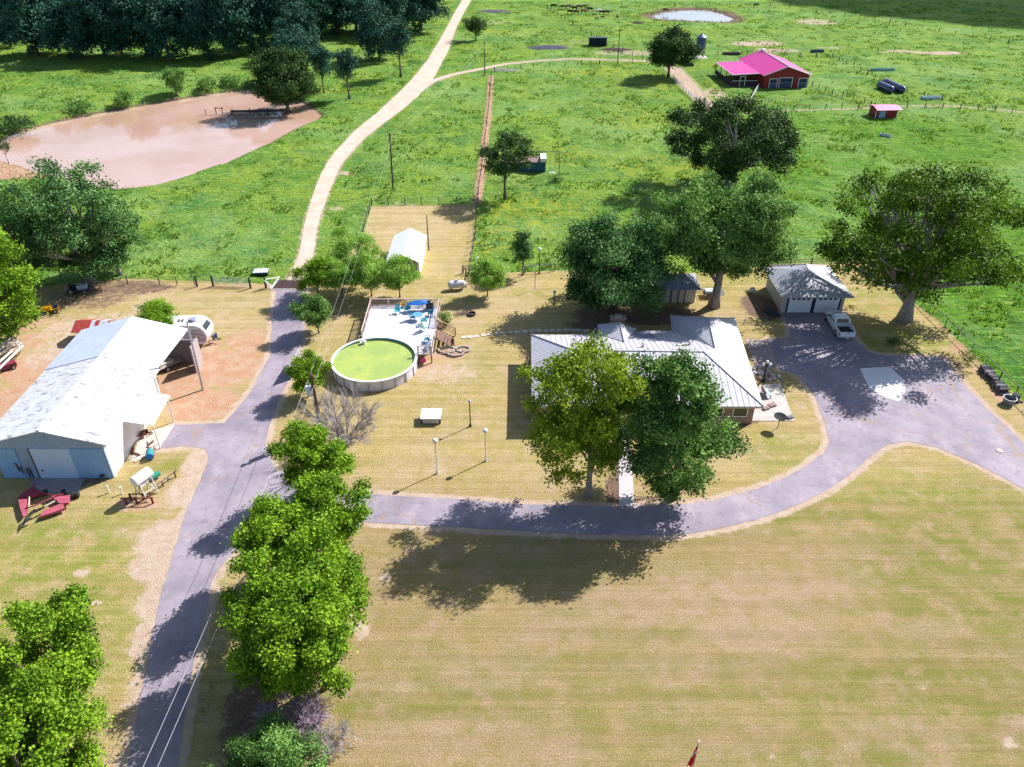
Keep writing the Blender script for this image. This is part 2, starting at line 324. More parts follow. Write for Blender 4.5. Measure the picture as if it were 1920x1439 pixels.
def ground_mat():
    m, nt, bs = newmat('ground_cover')
    L = nt.links
    def attr(nm):
        a = nt.nodes.new('ShaderNodeAttribute'); a.attribute_name = nm
        s = nt.nodes.new('ShaderNodeSeparateColor'); L.new(a.outputs['Color'], s.inputs[0]); return s.outputs[0], s.outputs[1], s.outputs[2], a.outputs['Alpha']
    lawn_, red_, pale_, brown_ = attr('m1'); lush_vignette_, yel_, gr_, tan_ = attr('m2')
    edge = noise_fac(nt, 1.1, 6, .7, .25, .75); edgef = noise_fac(nt, 5, 5, .7, .25, .75)
    def rag(mk, amt=.9):   # ragged edge of a mask
        e = math_n(nt, 'ADD', math_n(nt, 'MULTIPLY', edge, .6), math_n(nt, 'MULTIPLY', edgef, .4))
        s = math_n(nt, 'ADD', mk, math_n(nt, 'MULTIPLY', math_n(nt, 'SUBTRACT', e, .5), amt))
        mr = nt.nodes.new('ShaderNodeMapRange'); mr.interpolation_type = 'SMOOTHSTEP'; mr.inputs[1].default_value = .32; mr.inputs[2].default_value = .72
        L.new(s, mr.inputs[0]); return mr.outputs[0]
    # mown grass
    c = mix(nt, noise_fac(nt, .22, 6, .65, .38, .62), (.50, .395, .18), (.55, .41, .29))
    c = mix(nt, noise_fac(nt, .8, 6, .7, .42, .62), c, (.40, .33, .12))
    gf = math_n(nt, 'MULTIPLY', noise_fac(nt, .5, 6, .7, .34, .6), math_n(nt, 'ADD', math_n(nt, 'MULTIPLY', gr_, 1.05), .12), clamp=True)
    c = mix(nt, gf, c, (.20, .27, .025))
    str1 = noise_fac(nt, 1.0, 4, .6, .42, .6, stretch=(.03, 1.5, 1)); c = mix(nt, math_n(nt, 'MULTIPLY', str1, .28), c, (.60, .43, .24))
    str2 = noise_fac(nt, 1.0, 5, .65, .5, .62, stretch=(.08, 5, 1)); c = mix(nt, math_n(nt, 'MULTIPLY', str2, .42), c, (.27, .20, .07))
    c = mix(nt, math_n(nt, 'MULTIPLY', noise_fac(nt, .35, 5, .75, .55, .68), .5), c, (.56, .46, .33))
    c = mix(nt, math_n(nt, 'MULTIPLY', tan_, noise_fac(nt, .7, 6, .75, .34, .6)), c, (.56, .43, .31))
    c = mix(nt, 1.0, c, mix(nt, lush_vignette_, (1.13, 1.09, 1.03), (.90, .81, .87)), 'MULTIPLY')  # yard lightened; near field browner, with vignette darkening put into the colour
    fine = noise_fac(nt, 7, 5, .75, .38, .62); c = mix(nt, math_n(nt, 'MULTIPLY', fine, .52), c, (.17, .15, .04))
    sp1 = noise_fac(nt, 13, 3, .7, .52, .64); c = mix(nt, math_n(nt, 'MULTIPLY', sp1, .32), c, (.72, .62, .46)); sp2 = noise_fac(nt, 10, 4, .8, .53, .63, stretch=(1, 1.3, 1)); c = mix(nt, math_n(nt, 'MULTIPLY', sp2, .36), c, (.13, .12, .035))
    str3 = noise_fac(nt, 1.0, 2, .5, .44, .58, stretch=(.02, 1.35, 1)); c = mix(nt, math_n(nt, 'MULTIPLY', str3, .22), c, (.22, .17, .06))
    # pasture
    g = mix(nt, noise_fac(nt, .09, 5, .65, .4, .6), (.115, .255, .03), (.215, .335, .032))
    g = mix(nt, math_n(nt, 'MULTIPLY', noise_fac(nt, .3, 5, .7, .5, .66), .6), g, (.04, .19, .07))
    g = mix(nt, math_n(nt, 'MULTIPLY', noise_fac(nt, .55, 6, .75, .5, .64), .55), g, (.30, .42, .12))
    g = mix(nt, math_n(nt, 'MULTIPLY', noise_fac(nt, .9, 6, .74, .50, .63, stretch=(.6, 1.7, 1)), .6), g, (.018, .095, .026))
    g = mix(nt, math_n(nt, 'MULTIPLY', lush_vignette_, .8), g, mix(nt, noise_fac(nt, .8, 6, .72, .4, .62, stretch=(.55, 1.6, 1)), (.10, .29, .003), (.022, .11, .005)))
    g = mix(nt, math_n(nt, 'MULTIPLY', math_n(nt, 'MULTIPLY', lush_vignette_, noise_fac(nt, .6, 6, .7, .55, .66, stretch=(.6, 1.8, 1))), .6), g, (.34, .50, .06))
    g = mix(nt, math_n(nt, 'MULTIPLY', noise_fac(nt, .035, 5, .7, .48, .62), .5), g, (.24, .40, .13))
    g = mix(nt, math_n(nt, 'MULTIPLY', noise_fac(nt, .06, 5, .7, .54, .66), .5), g, (.03, .17, .055))
    g = mix(nt, math_n(nt, 'MULTIPLY', noise_fac(nt, 1.6, 5, .7, .55, .66, stretch=(.5, 1.6, 1)), .7), g, (.42, .52, .20))
    yf = math_n(nt, 'MULTIPLY', math_n(nt, 'ADD', yel_, .12), noise_fac(nt, .45, 6, .75, .45, .62), clamp=True)
    g = mix(nt, math_n(nt, 'MULTIPLY', yf, .8), g, (.40, .38, .03))
    g = mix(nt, math_n(nt, 'MULTIPLY', noise_fac(nt, 3.5, 5, .75, .45, .65), .4), g, (.05, .11, .02))
    col = mix(nt, rag(lawn_, .35), g, c)
    rc = mix(nt, noise_fac(nt, .8, 6, .7, .35, .65), (.50, .26, .16), (.52, .38, .27)); rc = mix(nt, math_n(nt, 'MULTIPLY', noise_fac(nt, 6, 5, .7, .4, .65), .4), rc, (.40, .23, .14))
    col = mix(nt, rag(red_), col, rc)
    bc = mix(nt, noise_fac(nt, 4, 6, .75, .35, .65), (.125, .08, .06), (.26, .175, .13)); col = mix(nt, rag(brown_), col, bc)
    pc = mix(nt, noise_fac(nt, 1.2, 6, .7, .35, .65), (.58, .47, .38), (.50, .36, .27)); pc = mix(nt, math_n(nt, 'MULTIPLY', noise_fac(nt, 12, 4, .7, .45, .65), .4), pc, (.34, .25, .19))
    col = mix(nt, rag(pale_, 1.0), col, pc)
    L.new(col, bs.inputs['Base Color']); bs.inputs['Roughness'].default_value = .95; bs.inputs['Specular IOR Level'].default_value = .1
    hgt = math_n(nt, 'ADD', noise_fac(nt, 9, 6, .75, .2, .8), math_n(nt, 'MULTIPLY', math_n(nt, 'MULTIPLY', noise_fac(nt, 1.6, 5, .7, .2, .8), math_n(nt, 'SUBTRACT', 1.0, lawn_)), 5))
    bump(nt, bs, hgt, .8, .09); return m
me.materials.append(ground_mat())
ground = bpy.data.objects.new('ground', me); COL.objects.link(ground); tag(ground, kind='structure')

# ---- roads, pads and water
def sheet(name, poly, z, mat, wob=.06, step=.8, kind='structure'):
    P = [Vector(p) for p in poly]; out = []
    for i in range(len(P)):
        a, b = P[i], P[(i+1) % len(P)]; n = max(1, int((b-a).length/step)) if wob else 1
        for k in range(n):
            p = a.lerp(b, k/n); nz = noise.noise(Vector((p.x*.9, p.y*.9, 3))); out.append((p.x+wob*nz*1.6, p.y+wob*noise.noise(Vector((p.x*.9, p.y*.9, 8)))*1.6, z))
    bm = bmesh.new(); vs = [bm.verts.new(v) for v in out]; f = bm.faces.new(vs); 
    bmesh.ops.triangulate(bm, faces=[f], ngon_method='EAR_CLIP'); bmesh.ops.recalc_face_normals(bm, faces=bm.faces)
    if bm.faces[0 if True else 0].normal.z < 0: bmesh.ops.reverse_faces(bm, faces=bm.faces)
    me = bpy.data.meshes.new(name); bm.to_mesh(me); bm.free(); me.materials.append(mat)
    o = bpy.data.objects.new(name, me); COL.objects.link(o); return tag(o, kind=kind)
def asphalt_mat():
    m, nt, bs = newmat('asphalt')
    c = mix(nt, noise_fac(nt, .25, 6, .6, .35, .65), (.22, .19, .245), (.315, .27, .325))
    c = mix(nt, math_n(nt, 'MULTIPLY', noise_fac(nt, .5, 6, .7, .5, .7, stretch=(1, .5, 1)), .45), c, (.46, .39, .42))
    c = mix(nt, math_n(nt, 'MULTIPLY', noise_fac(nt, 1.1, 6, .7, .52, .66), .5), c, (.16, .13, .17))
    vo = nt.nodes.new('ShaderNodeTexVoronoi'); vo.feature = 'DISTANCE_TO_EDGE'; vo.inputs['Scale'].default_value = .11
    tc = nt.nodes.new('ShaderNodeTexCoord'); nz = nt.nodes.new('ShaderNodeTexNoise'); nz.inputs['Scale'].default_value = .8; nz.inputs['Detail'].default_value = 5; nt.links.new(tc.outputs['Object'], nz.inputs[0])
    v = nt.nodes.new('ShaderNodeVectorMath'); v.operation = 'MULTIPLY_ADD'; nt.links.new(nz.outputs[1], v.inputs[0]); v.inputs[1].default_value = (2.5, 2.5, 0); nt.links.new(tc.outputs['Object'], v.inputs[2]); nt.links.new(v.outputs[0], vo.inputs['Vector'])
    ck = nt.nodes.new('ShaderNodeMapRange'); ck.inputs[1].default_value = .0; ck.inputs[2].default_value = .012; ck.inputs[3].default_value = 1; ck.inputs[4].default_value = 0; nt.links.new(vo.outputs[0], ck.inputs[0])
    c = mix(nt, math_n(nt, 'MULTIPLY', ck.outputs[0], math_n(nt, 'MULTIPLY', noise_fac(nt, .2, 3, .5, .4, .55), .8)), c, (.30, .20, .13))
    c = mix(nt, math_n(nt, 'MULTIPLY', noise_fac(nt, 14, 4, .7, .45, .65), .3), c, (.17, .155, .18))
    nt.links.new(c, bs.inputs['Base Color']); bs.inputs['Roughness'].default_value = .85; bump(nt, bs, noise_fac(nt, 18, 4, .7, .3, .7), .4, .02); return m
ASPH = asphalt_mat()
sheet('driveway', asphalt_w, .02, ASPH, .07)
def soil_mat(name, a, b, c_):
    m, nt, bs = newmat(name)
    c = mix(nt, noise_fac(nt, .35, 6, .7, .35, .65), a, b); c = mix(nt, math_n(nt, 'MULTIPLY', noise_fac(nt, 2.5, 6, .7, .4, .65), .55), c, c_)
    nt.links.new(c, bs.inputs['Base Color']); bs.inputs['Roughness'].default_value = .95; bump(nt, bs, noise_fac(nt, 6, 5, .7, .3, .7), .6, .05); return m
DIRT = soil_mat('dirt_track', (.62, .51, .44), (.54, .39, .31), (.40, .27, .21))
def ribbon_obj(name, cl, z, mat):
    L, Rr = ribbon(cl); n = len(L); V = []
    for i in range(n):
        for t in (0, .33, .67, 1): p = L[i].lerp(Rr[i], t); V.append((p.x, p.y, z))
    Fc = [(i*4+j, i*4+j+1, (i+1)*4+j+1, (i+1)*4+j) for i in range(n-1) for j in range(3)]
    o = mesh_obj(name, V, [f[::-1] for f in Fc], mat); return tag(o, kind='structure')
ribbon_obj('dirt_road', dirt_c, .030, DIRT); ribbon_obj('dirt_track', branch_c, .034, DIRT)
def water_mat(name, a, b, rough=.12, ior=1.45, bs_=.15):
    m, nt, bs = newmat(name)
    c = mix(nt, noise_fac(nt, .05 if 'green' not in name else .5, 5, .65, .35, .65), a, b); nt.links.new(c, bs.inputs['Base Color']); bs.inputs['Roughness'].default_value = rough; bs.inputs['IOR'].default_value = ior
    bs.inputs['Specular IOR Level'].default_value = .5
    bump(nt, bs, noise_fac(nt, 1.2, 5, .6, .2, .8), bs_, .04); return m
def grow(poly, d):
    c = sum((Vector(p) for p in poly), Vector((0, 0)))/len(poly); return [Vector(p)+(Vector(p)-c).normalized()*d for p in poly]
sheet('pond_water', grow(pond_w, 2), -.42, water_mat('muddy_water', (.54, .37, .31), (.46, .29, .21), .035, 2.7, .02), 0)
sheet('far_pond_water', grow(pond2_w, 2), -.42, water_mat('still_water', (.30, .30, .33), (.25, .25, .28), .1, 1.8), 0)
sheet('concrete_patch', PX([(1612,692),(1668,688),(1695,713),(1697,733),(1687,754),(1655,744),(1630,729)]), .032, M((.76, .73, .75), .85, var=.1, scale=.8), .03)
sheet('rear_walkway', PX([(1397,637),(1434,638),(1455,689),(1417,689)]), .045, M((.36, .31, .30), .85, var=.35, scale=1.5), .02)
sheet('patio', PX([(1424,722),(1463,720),(1489,790),(1408,790),(1412,760)]), .05, CONC, .02)
sheet('front_path', PX([(1158,775),(1182,775),(1189,950),(1161,950)]), .04, M((.50, .47, .50), .85, var=.2), .01)
sheet('barn_pad', PX([(268,812),(328,797),(298,843),(243,868)]), .036, M((.62, .50, .45), .9, var=.25, scale=1), .05)
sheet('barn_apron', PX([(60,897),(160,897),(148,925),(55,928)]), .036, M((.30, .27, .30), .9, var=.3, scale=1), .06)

# ---- grass clumps all over the pasture (nobody could count them)
def quads_mesh(name, V, mat, parent=None, rnd=None, tri=False, smooth=False):
    "V: (n, k, 3) polygons of k corners"
    n, k, _ = V.shape; me = bpy.data.meshes.new(name)
    me.vertices.add(n*k); me.vertices.foreach_set('co', V.reshape(-1).astype(np.float32))
    me.loops.add(n*k); me.loops.foreach_set('vertex_index', np.arange(n*k)); me.polygons.add(n)
    me.polygons.foreach_set('loop_start', np.arange(n)*k); me.polygons.foreach_set('loop_total', np.full(n, k)); me.update(calc_edges=True)
    if rnd is not None:
        a = me.attributes.new('rnd', 'FLOAT', 'POINT'); a.data.foreach_set('value', np.repeat(rnd, k).astype(np.float32))
    me.materials.append(mat); o = bpy.data.objects.new(name, me); COL.objects.link(o); o.parent = parent; return o
def tufts(name, n, box, mat, hmin, hmax, region, seed):
    r = np.random.default_rng(seed); x = r.uniform(box[0], box[1], n*3); y = box[2]+(box[3]-box[2])*r.random(n*3)**1.3
    k = region(x, y) & (vnoise(x, y, 2.3, 5)*.6+vnoise(x, y, 7, 6)*.4 > .52); x = x[k][:n]; y = y[k][:n]
    m = len(x); B = 6; s = r.uniform(hmin, hmax, (m, 1)); ang = r.uniform(0, 2*PI, (m, B))
    ox = x[:, None]+r.normal(0, .28, (m, B))*s; oy = y[:, None]+r.normal(0, .28, (m, B))*s
    dx, dy = np.cos(ang), np.sin(ang); wv = s*.26
    a = np.stack([ox-dy*wv, oy+dx*wv, np.full_like(ox, -.1)], -1); b = np.stack([ox+dy*wv, oy-dx*wv, np.full_like(ox, -.1)], -1)
    t = np.stack([ox+dx*s*.55, oy+dy*s*.55, np.repeat(s, B, 1)*r.uniform(.6, 1, (m, B))], -1)
    V = np.stack([a, b, t], 2).reshape(-1, 3, 3); return quads_mesh(name, V, mat, rnd=np.repeat(r.random(m), B))
def past_reg(x, y):
    k = ~inside(x, y, lawn_w) & ~inside(x, y, pond_w) & ~inside(x, y, pond2_w) & (np.abs(x) < y*.66+14)
    for cl in (dirt_c, branch_c, barn_tr):
        P = PX([c[:2] for c in cl]); k &= segd(x, y, P, False) > 3.2
    k &= ~((x > 52) & (x < 74) & (y > 197) & (y < 219)); return k & (sdf(x, y, pond_w) < -1.5)
GT = leaf_mat('pasture_leaf', (.05, .14, .02), (.25, .41, .08), .35)
tag(tufts('pasture_grass', 70000, (-190, 190, 66, 340), GT, .18, .42, past_reg, 21), 'rough green grass growing in clumps over the pasture', 'grass', kind='stuff')

# ------------------------------------------------------------ trees
LM = dict(
    bright=leaf_mat('leaf_bright', (.03, .11, .006), (.31, .50, .035), .26),
    maple=leaf_mat('leaf_yellowgreen', (.05, .12, .008), (.38, .50, .04), .28),
    mid=leaf_mat('leaf_mid', (.015, .07, .012), (.25, .44, .11), .2),
    deep=leaf_mat('leaf_deep', (.010, .055, .014), (.19, .37, .12), .18),
    oak=leaf_mat('leaf_oak', (.010, .04, .004), (.19, .33, .025), .18),
    dark=leaf_mat('leaf_dark', (.006, .026, .008), (.08, .16, .04), .14),
    wood=leaf_mat('leaf_woods', (.004, .020, .020), (.07, .19, .14), .1),
    pale=leaf_mat('leaf_pale', (.10, .25, .03), (.42, .62, .15), .35))
def crown_verts(r, h, cb, nl, lr, leaf, n, seed, inner=.5, shape='round', up=.5):
    g = np.random.default_rng(seed); zc = h*(1+cb)/2; rz = h*(1-cb)/2*1.0
    # lobes spread evenly over the crown
    i = np.arange(nl)+.5; ph = np.arccos(1-2*i/nl); th = PI*(1+5**.5)*i+g.uniform(0, 6)
    D = np.stack([np.cos(th)*np.sin(ph), np.sin(th)*np.sin(ph), np.cos(ph)], 1)+g.normal(0, .18, (nl, 3)); D /= np.linalg.norm(D, axis=1)[:, None]
    t = g.uniform(inner-.1, .94, nl)[:, None]
    C = D*t*np.array([r, r, rz])
    if shape == 'cone': C[:, :2] *= (1.15-.85*(C[:, 2:3]+rz)/(2*rz))
    if shape == 'egg': C[:, :2] *= (1.1-.45*(C[:, 2:3]+rz)/(2*rz))
    C[:, 2] += zc
    RL = lr*r*g.uniform(.55, 1.25, nl)
    # each lobe breaks up into smaller clumps, each clump into twigs, each twig into leaves
    q = 7; sd_ = g.normal(0, 1, (nl*q, 3)); sd_ /= np.linalg.norm(sd_, axis=1)[:, None]; sd_[:, 2] = np.where(sd_[:, 2] < -.3, -.3*sd_[:, 2], sd_[:, 2])
    CL = np.repeat(C, q, 0)+sd_*(np.repeat(RL, q)*g.uniform(.45, .95, nl*q))[:, None]*np.array([1, 1, .75]); RLs = np.repeat(RL, q)*g.uniform(.26, .52, nl*q)
    C0, R0_ = C, RL; lob = np.repeat(np.arange(nl), q); C, RL = CL, RLs
    p = RL**2/np.sum(RL**2); ntw = max(nl, n//9); li = g.choice(nl*q, ntw, p=p)
    d = g.normal(0, 1, (ntw, 3)); d /= np.linalg.norm(d, axis=1)[:, None]; d[:, 2] = np.where(d[:, 2] < -.35, d[:, 2]*.35, d[:, 2])
    tw = C[li]+d*(RL[li]*g.uniform(.72, 1.08, ntw)**.8)[:, None]*np.array([1, 1, .8])
    sz = RL[li]
    k = 9; m = ntw*k
    P = np.repeat(tw, k, 0)+g.normal(0, 1, (m, 3))*(leaf*1.25)
    P[:, 2] = np.maximum(P[:, 2], .25)
    out = np.repeat(d, k, 0)*.55+np.array([0, 0, up])+g.normal(0, .62, (m, 3)); out /= np.linalg.norm(out, axis=1)[:, None]
    a = np.cross(out, g.normal(0, 1, (m, 3))); a /= np.linalg.norm(a, axis=1)[:, None]; b = np.cross(out, a)
    s = leaf*g.uniform(.55, 1.25, (m, 1)); wd = s*g.uniform(.32, .55, (m, 1))
    V = np.stack([P-a*s*.55, P+b*wd-a*s*.05, P+a*s*.6-out*s*.15, P-b*wd-a*s*.05], 1)
    rnd = np.clip(.5+.9*np.repeat(g.random(nl*q)[li]-.5, k)+.5*np.repeat(g.random(ntw)-.5, k)+.3*(g.random(m)-.5), 0, 1)
    return V, rnd, C0, R0_
def trunk_mb(h, cb, C, RL, tr, seed, nb=14, split=0, low=.35):
    g = random.Random(seed); mb = MB(); z0 = h*max(cb, .12)
    top = h*(.62+.1*g.random())
    k = 7; pts = []; rad = []
    for i in range(k):
        t = i/(k-1); pts.append((math.sin(t*3+seed)*tr*.8*t, math.cos(t*2.3+seed)*tr*.8*t, -.15+(top+.15)*t)); rad.append(tr*(1.45 if i == 0 else 1.0-.75*t))
    mb.tube(pts, rad, 9)
    order = sorted(range(len(C)), key=lambda i: -RL[i])[:nb]
    for i in order:
        c = Vector(C[i]); s = g.uniform(low, .75)*min(1, c.z/top*.9); zb = max(z0*.8, min(top*.9, top*s)); rb = tr*(1-.7*zb/top)*.6
        a = Vector((0, 0, zb)); mid = a.lerp(c, .5)+Vector((g.uniform(-.3, .3), g.uniform(-.3, .3), -.08*(c-a).length+g.uniform(0, .4)))
        q = a.lerp(mid, .5)+Vector((g.uniform(-.15, .15), g.uniform(-.15, .15), 0))
        mb.tube([a, q, mid, mid.lerp(c, .6)+Vector((g.uniform(-.2, .2),)*3), c+Vector((0, 0, .3*RL[i]))], [rb, rb*.75, rb*.55, rb*.35, rb*.12], 6)
        for _ in range(2):
            e = c+Vector((g.uniform(-1, 1), g.uniform(-1, 1), g.uniform(-.2, 1)))*RL[i]*.8
            mb.tube([mid, mid.lerp(e, .5)+Vector((0, 0, .2)), e], [rb*.38, rb*.22, rb*.05], 5)
    return mb
def tree(name, label, xy, h, r, mat, cb=.25, nl=26, lr=.36, leaf=.26, n=14000, tr=.22, seed=1, group=None, cat='tree', inner=.5, shape='round', bark=None, nb=14, up=.5, low=.35, shift=(0, 0)):
    o = empty(name, (xy[0], xy[1], 0), 0, label, cat, group)
    V, rnd, C, RL = crown_verts(r, h, cb, nl, lr, leaf, n, seed, inner, shape, up)
    V = V+np.array([shift[0], shift[1], 0.]); C = C+np.array([shift[0], shift[1], 0.])
    quads_mesh('crown', V, LM[mat], o, rnd)
    trunk_mb(h, cb, C, RL, tr, seed, nb, low=low).build('trunk', bark or BARK, o, True); return o
G = at
# front garden pair
tree('maple_tree', 'tall yellow green maple with a pale trunk in front of the long house', G(1103,930), 15.8, 6.2, 'maple', .16, 36, .27, .20, 38000, .30, 3, inner=.45, bark=BARKG, up=.35, shape='egg', shift=(-1.3, .3))
tree('broadleaf_tree', 'tall dark green tree with foliage down to the ground beside the front path', G(1262,935), 14.4, 5.3, 'mid', .02, 48, .28, .21, 58000, .30, 4, inner=.5, shape='egg', shift=(-1.3, 0))
# row of maples along the drive
rowm = [((588,868), 7.8, 2.9, 'bright', 'small bright green maple at the far end of the row along the drive'),
        ((614,975), 9.0, 3.1, 'bright', 'bright green maple second from the far end of the row, leaning over the side road'),
        ((517,1015), 9.2, 3.1, 'bright', 'bright green maple with crown overhanging the drive opposite the fuel tank'),
        ((598,1092), 9.8, 3.1, 'bright', 'bright green maple on the lawn side in the middle of the row'),
        ((512,1150), 10.0, 3.5, 'bright', 'bright green maple on the drive side near the close end of the row'),
        ((588,1196), 10.2, 3.3, 'bright', 'bright green maple near the close end of the row, on its lawn side'), ((535,1222), 9.4, 3.1, 'bright', 'bright green maple at the very end of the row, beside the bare grey shrub')]
for i, (c, h, r, m, lb) in enumerate(rowm):
    x, y = at(c[0], c[1], h*.52); tree('maple_tree', lb, (x, y), h, r, m, .12, 24, .33, .18, 28000, .17, 40+i, group='maples in a row along the drive', inner=.45, up=.4)
x, y = at(85, 1262, 5.); tree('broadleaf_tree', 'large green tree spreading over the lawn at the bottom left corner', (x, y), 9.6, 4.1, 'bright', .12, 34, .28, .17, 50000, .26, 61, inner=.5, up=.4)
x, y = at(20, 1425, 5.); tree('broadleaf_tree', 'green tree crown cut off by the left bottom corner, closest to the drive mouth', (x, y), 9.0, 4.0, 'bright', .12, 30, .28, .17, 42000, .24, 62, inner=.5, up=.4)
x, y = at(500, 1446, 1.6); tree('evergreen_shrub', 'low rounded green shrub at the bottom edge beside the drive', (x, y), 3.6, 3.2, 'mid', .02, 34, .33, .12, 36000, .1, 63, cat='shrub', inner=.55)
# small garden trees
small = [((585,742), 5.0, 1.9, 'bright', 'small round maple beside the utility pole with the transformer'), ((598,625), 4.9, 2.3, 'mid', 'small dense round tree standing left of the pool deck'),
         ((598,562), 5.6, 2.6, 'bright', 'small bright maple beside the cattle guard'), ((642,560), 5.8, 2.5, 'pale', 'pale small maple second from the drive behind the pool deck'),
         ((668,535), 7.6, 3.0, 'pale', 'tallest of the pale small maples behind the pool deck'), ((697,555), 6.0, 2.6, 'pale', 'pale small maple between the tallest one and the white greenhouse'),
         ((750,558), 5.4, 2.2, 'pale', 'thin pale maple in front of the white greenhouse'), ((914,556), 5.0, 2.2, 'pale', 'small light green tree near the propane tank'),
         ((307,640), 4.8, 2.5, 'bright', 'round bright green tree behind the white travel trailer')]
for i, (p, h, r, m, lb) in enumerate(small): tree('young_tree', lb, G(*p), h, r, m, .20, 24, .36, .16, 14000 if i != 8 else 18000, .09, 80+i, inner=.55, group='young garden trees', nb=9)
tree('columnar_tree', 'narrow upright dark green tree by the rear lawn fence', G(980,517), 6.4, 1.25, 'deep', .2, 22, .55, .2, 5500, .1, 95, inner=.35, shape='egg', nb=6)
# large trees
tree('broadleaf_tree', 'wide dense green tree directly behind the house chimney', G(1150,580), 11.6, 7.2, 'deep', .04, 50, .29, .26, 60000, .4, 101, inner=.55, shift=(0, -.4))
tree('broadleaf_tree', 'tall full grey green tree with a forked trunk beside the small trailer', G(1338,575), 16.8, 8.6, 'mid', .24, 54, .25, .26, 68000, .62, 102, inner=.6, bark=BARKG, low=.3)
tree('oak_tree', 'dark open oak with bare grey limbs in the pasture behind the garage trees', G(1365,350), 14.6, 11.8, 'dark', .08, 52, .20, .31, 46000, .55, 103, inner=.55, nb=40, bark=BARKG)
tree('oak_tree', 'huge spreading oak with a thick pale trunk on the right of the garage', G(1695,600), 18.0, 11.8, 'oak', .14, 58, .21, .27, 56000, .75, 104, inner=.5, nb=50, bark=BARKG, shift=(-1.2, 0))
tree('oak_tree', 'isolated dark tree with a bare lower trunk beside the swing set in the pasture', G(947,372), 10.2, 4.8, 'dark', .36, 30, .26, .26, 9500, .26, 105, inner=.5, nb=16)
tree('broadleaf_tree', 'round dark tree beside the grain bin near the red barn', G(1253,145), 11.6, 6.4, 'dark', .08, 40, .33, .38, 22000, .36, 106, inner=.5)
tree('broadleaf_tree', 'small dark tree standing alone by the dirt road in the far pasture', G(892,76), 6.6, 3.9, 'dark', .25, 20, .34, .36, 3200, .22, 107)
tree('broadleaf_tree', 'dense dark round tree overhanging the end of the brown pond', G(540,208), 12.4, 7.2, 'dark', .0, 48, .29, .36, 30000, .4, 108, inner=.62)
tree('broadleaf_tree', 'dark tree right behind the dense round one at the end of the pond', G(562,150), 13, 6.4, 'wood', .2, 34, .3, .4, 9000, .35, 109)
tree('broadleaf_tree', 'small light green tree on the dam across the brown pond', G(332,182), 6.4, 2.8, 'mid', .2, 20, .36, .3, 3200, .13, 110)
x, y = G(170, 528); tree('pecan_tree', 'large grey green tree with pale limbs behind the metal barn', (x, y), 15.2, 7.6, 'deep', .06, 52, .26, .26, 40000, .5, 111, inner=.62, bark=BARKG, nb=24)
x, y = G(225, 515); tree('pecan_tree', 'smaller grey green tree touching the right side of the large one behind the barn', (x, y), 9.5, 4.0, 'deep', .04, 30, .3, .25, 13000, .26, 112, inner=.55, bark=BARKG)
x, y = G(60, 545); tree('broadleaf_tree', 'dark green tree at the left edge behind the light green one', (x, y), 14.5, 6.0, 'deep', .06, 40, .28, .27, 20000, .4, 113)
x, y = G(22, 640); tree('broadleaf_tree', 'light green tree at the left edge above the stack of pale pipes', (x, y), 12.5, 5.6, 'bright', .03, 40, .28, .26, 24000, .34, 114)
tree('sapling', 'tiny leaning sapling on the bare bank left of the brown pond', G(16,306), 4.6, 1.3, 'dark', .4, 8, .5, .25, 500, .06, 115)
for (p, h, r, lb) in [((150,212), 2.6, 2.6, 'low wide bush on the pond dam left of the leafy bushes'), ((238,200), 3.2, 2.0, 'taller light green bush on the middle of the pond dam'), ((388,172), 3.0, 2.2, 'bush on the pond dam right of the small tree'), ((432,164), 2.4, 2.6, 'low bush at the right end of the pond dam')]:
    tree('bank_bush', lb, G(*p), h, r, 'mid', .02, 14, .4, .3, 1500, .05, int(p[0]), cat='bush', group='bushes on the pond dam', nb=4)
tree('bank_bush', 'dark purple brown thicket on the left end of the pond', G(22,250), 2.6, 5.0, 'dark', .02, 22, .3, .3, 2600, .05, 18, cat='bush', nb=4)
for (p, h, r, lb) in [((588,1), 0, 0, '')][:0]: pass
tree('shrub', 'green shrub beside the deck stairs', G(835,612), 1.9, .9, 'mid', .03, 10, .45, .15, 900, .04, 19, cat='shrub', nb=4)
tree('shrub', 'tangled bare looking bush beside the firewood stack', G(1818,678), 1.2, 1.1, 'oak', .03, 10, .45, .13, 420, .04, 20, cat='shrub', nb=9)
tree('shrub', 'dark low shrub under the big spreading oak', G(1672,648), .9, .8, 'dark', .03, 8, .45, .13, 350, .04, 22, cat='shrub', nb=4)
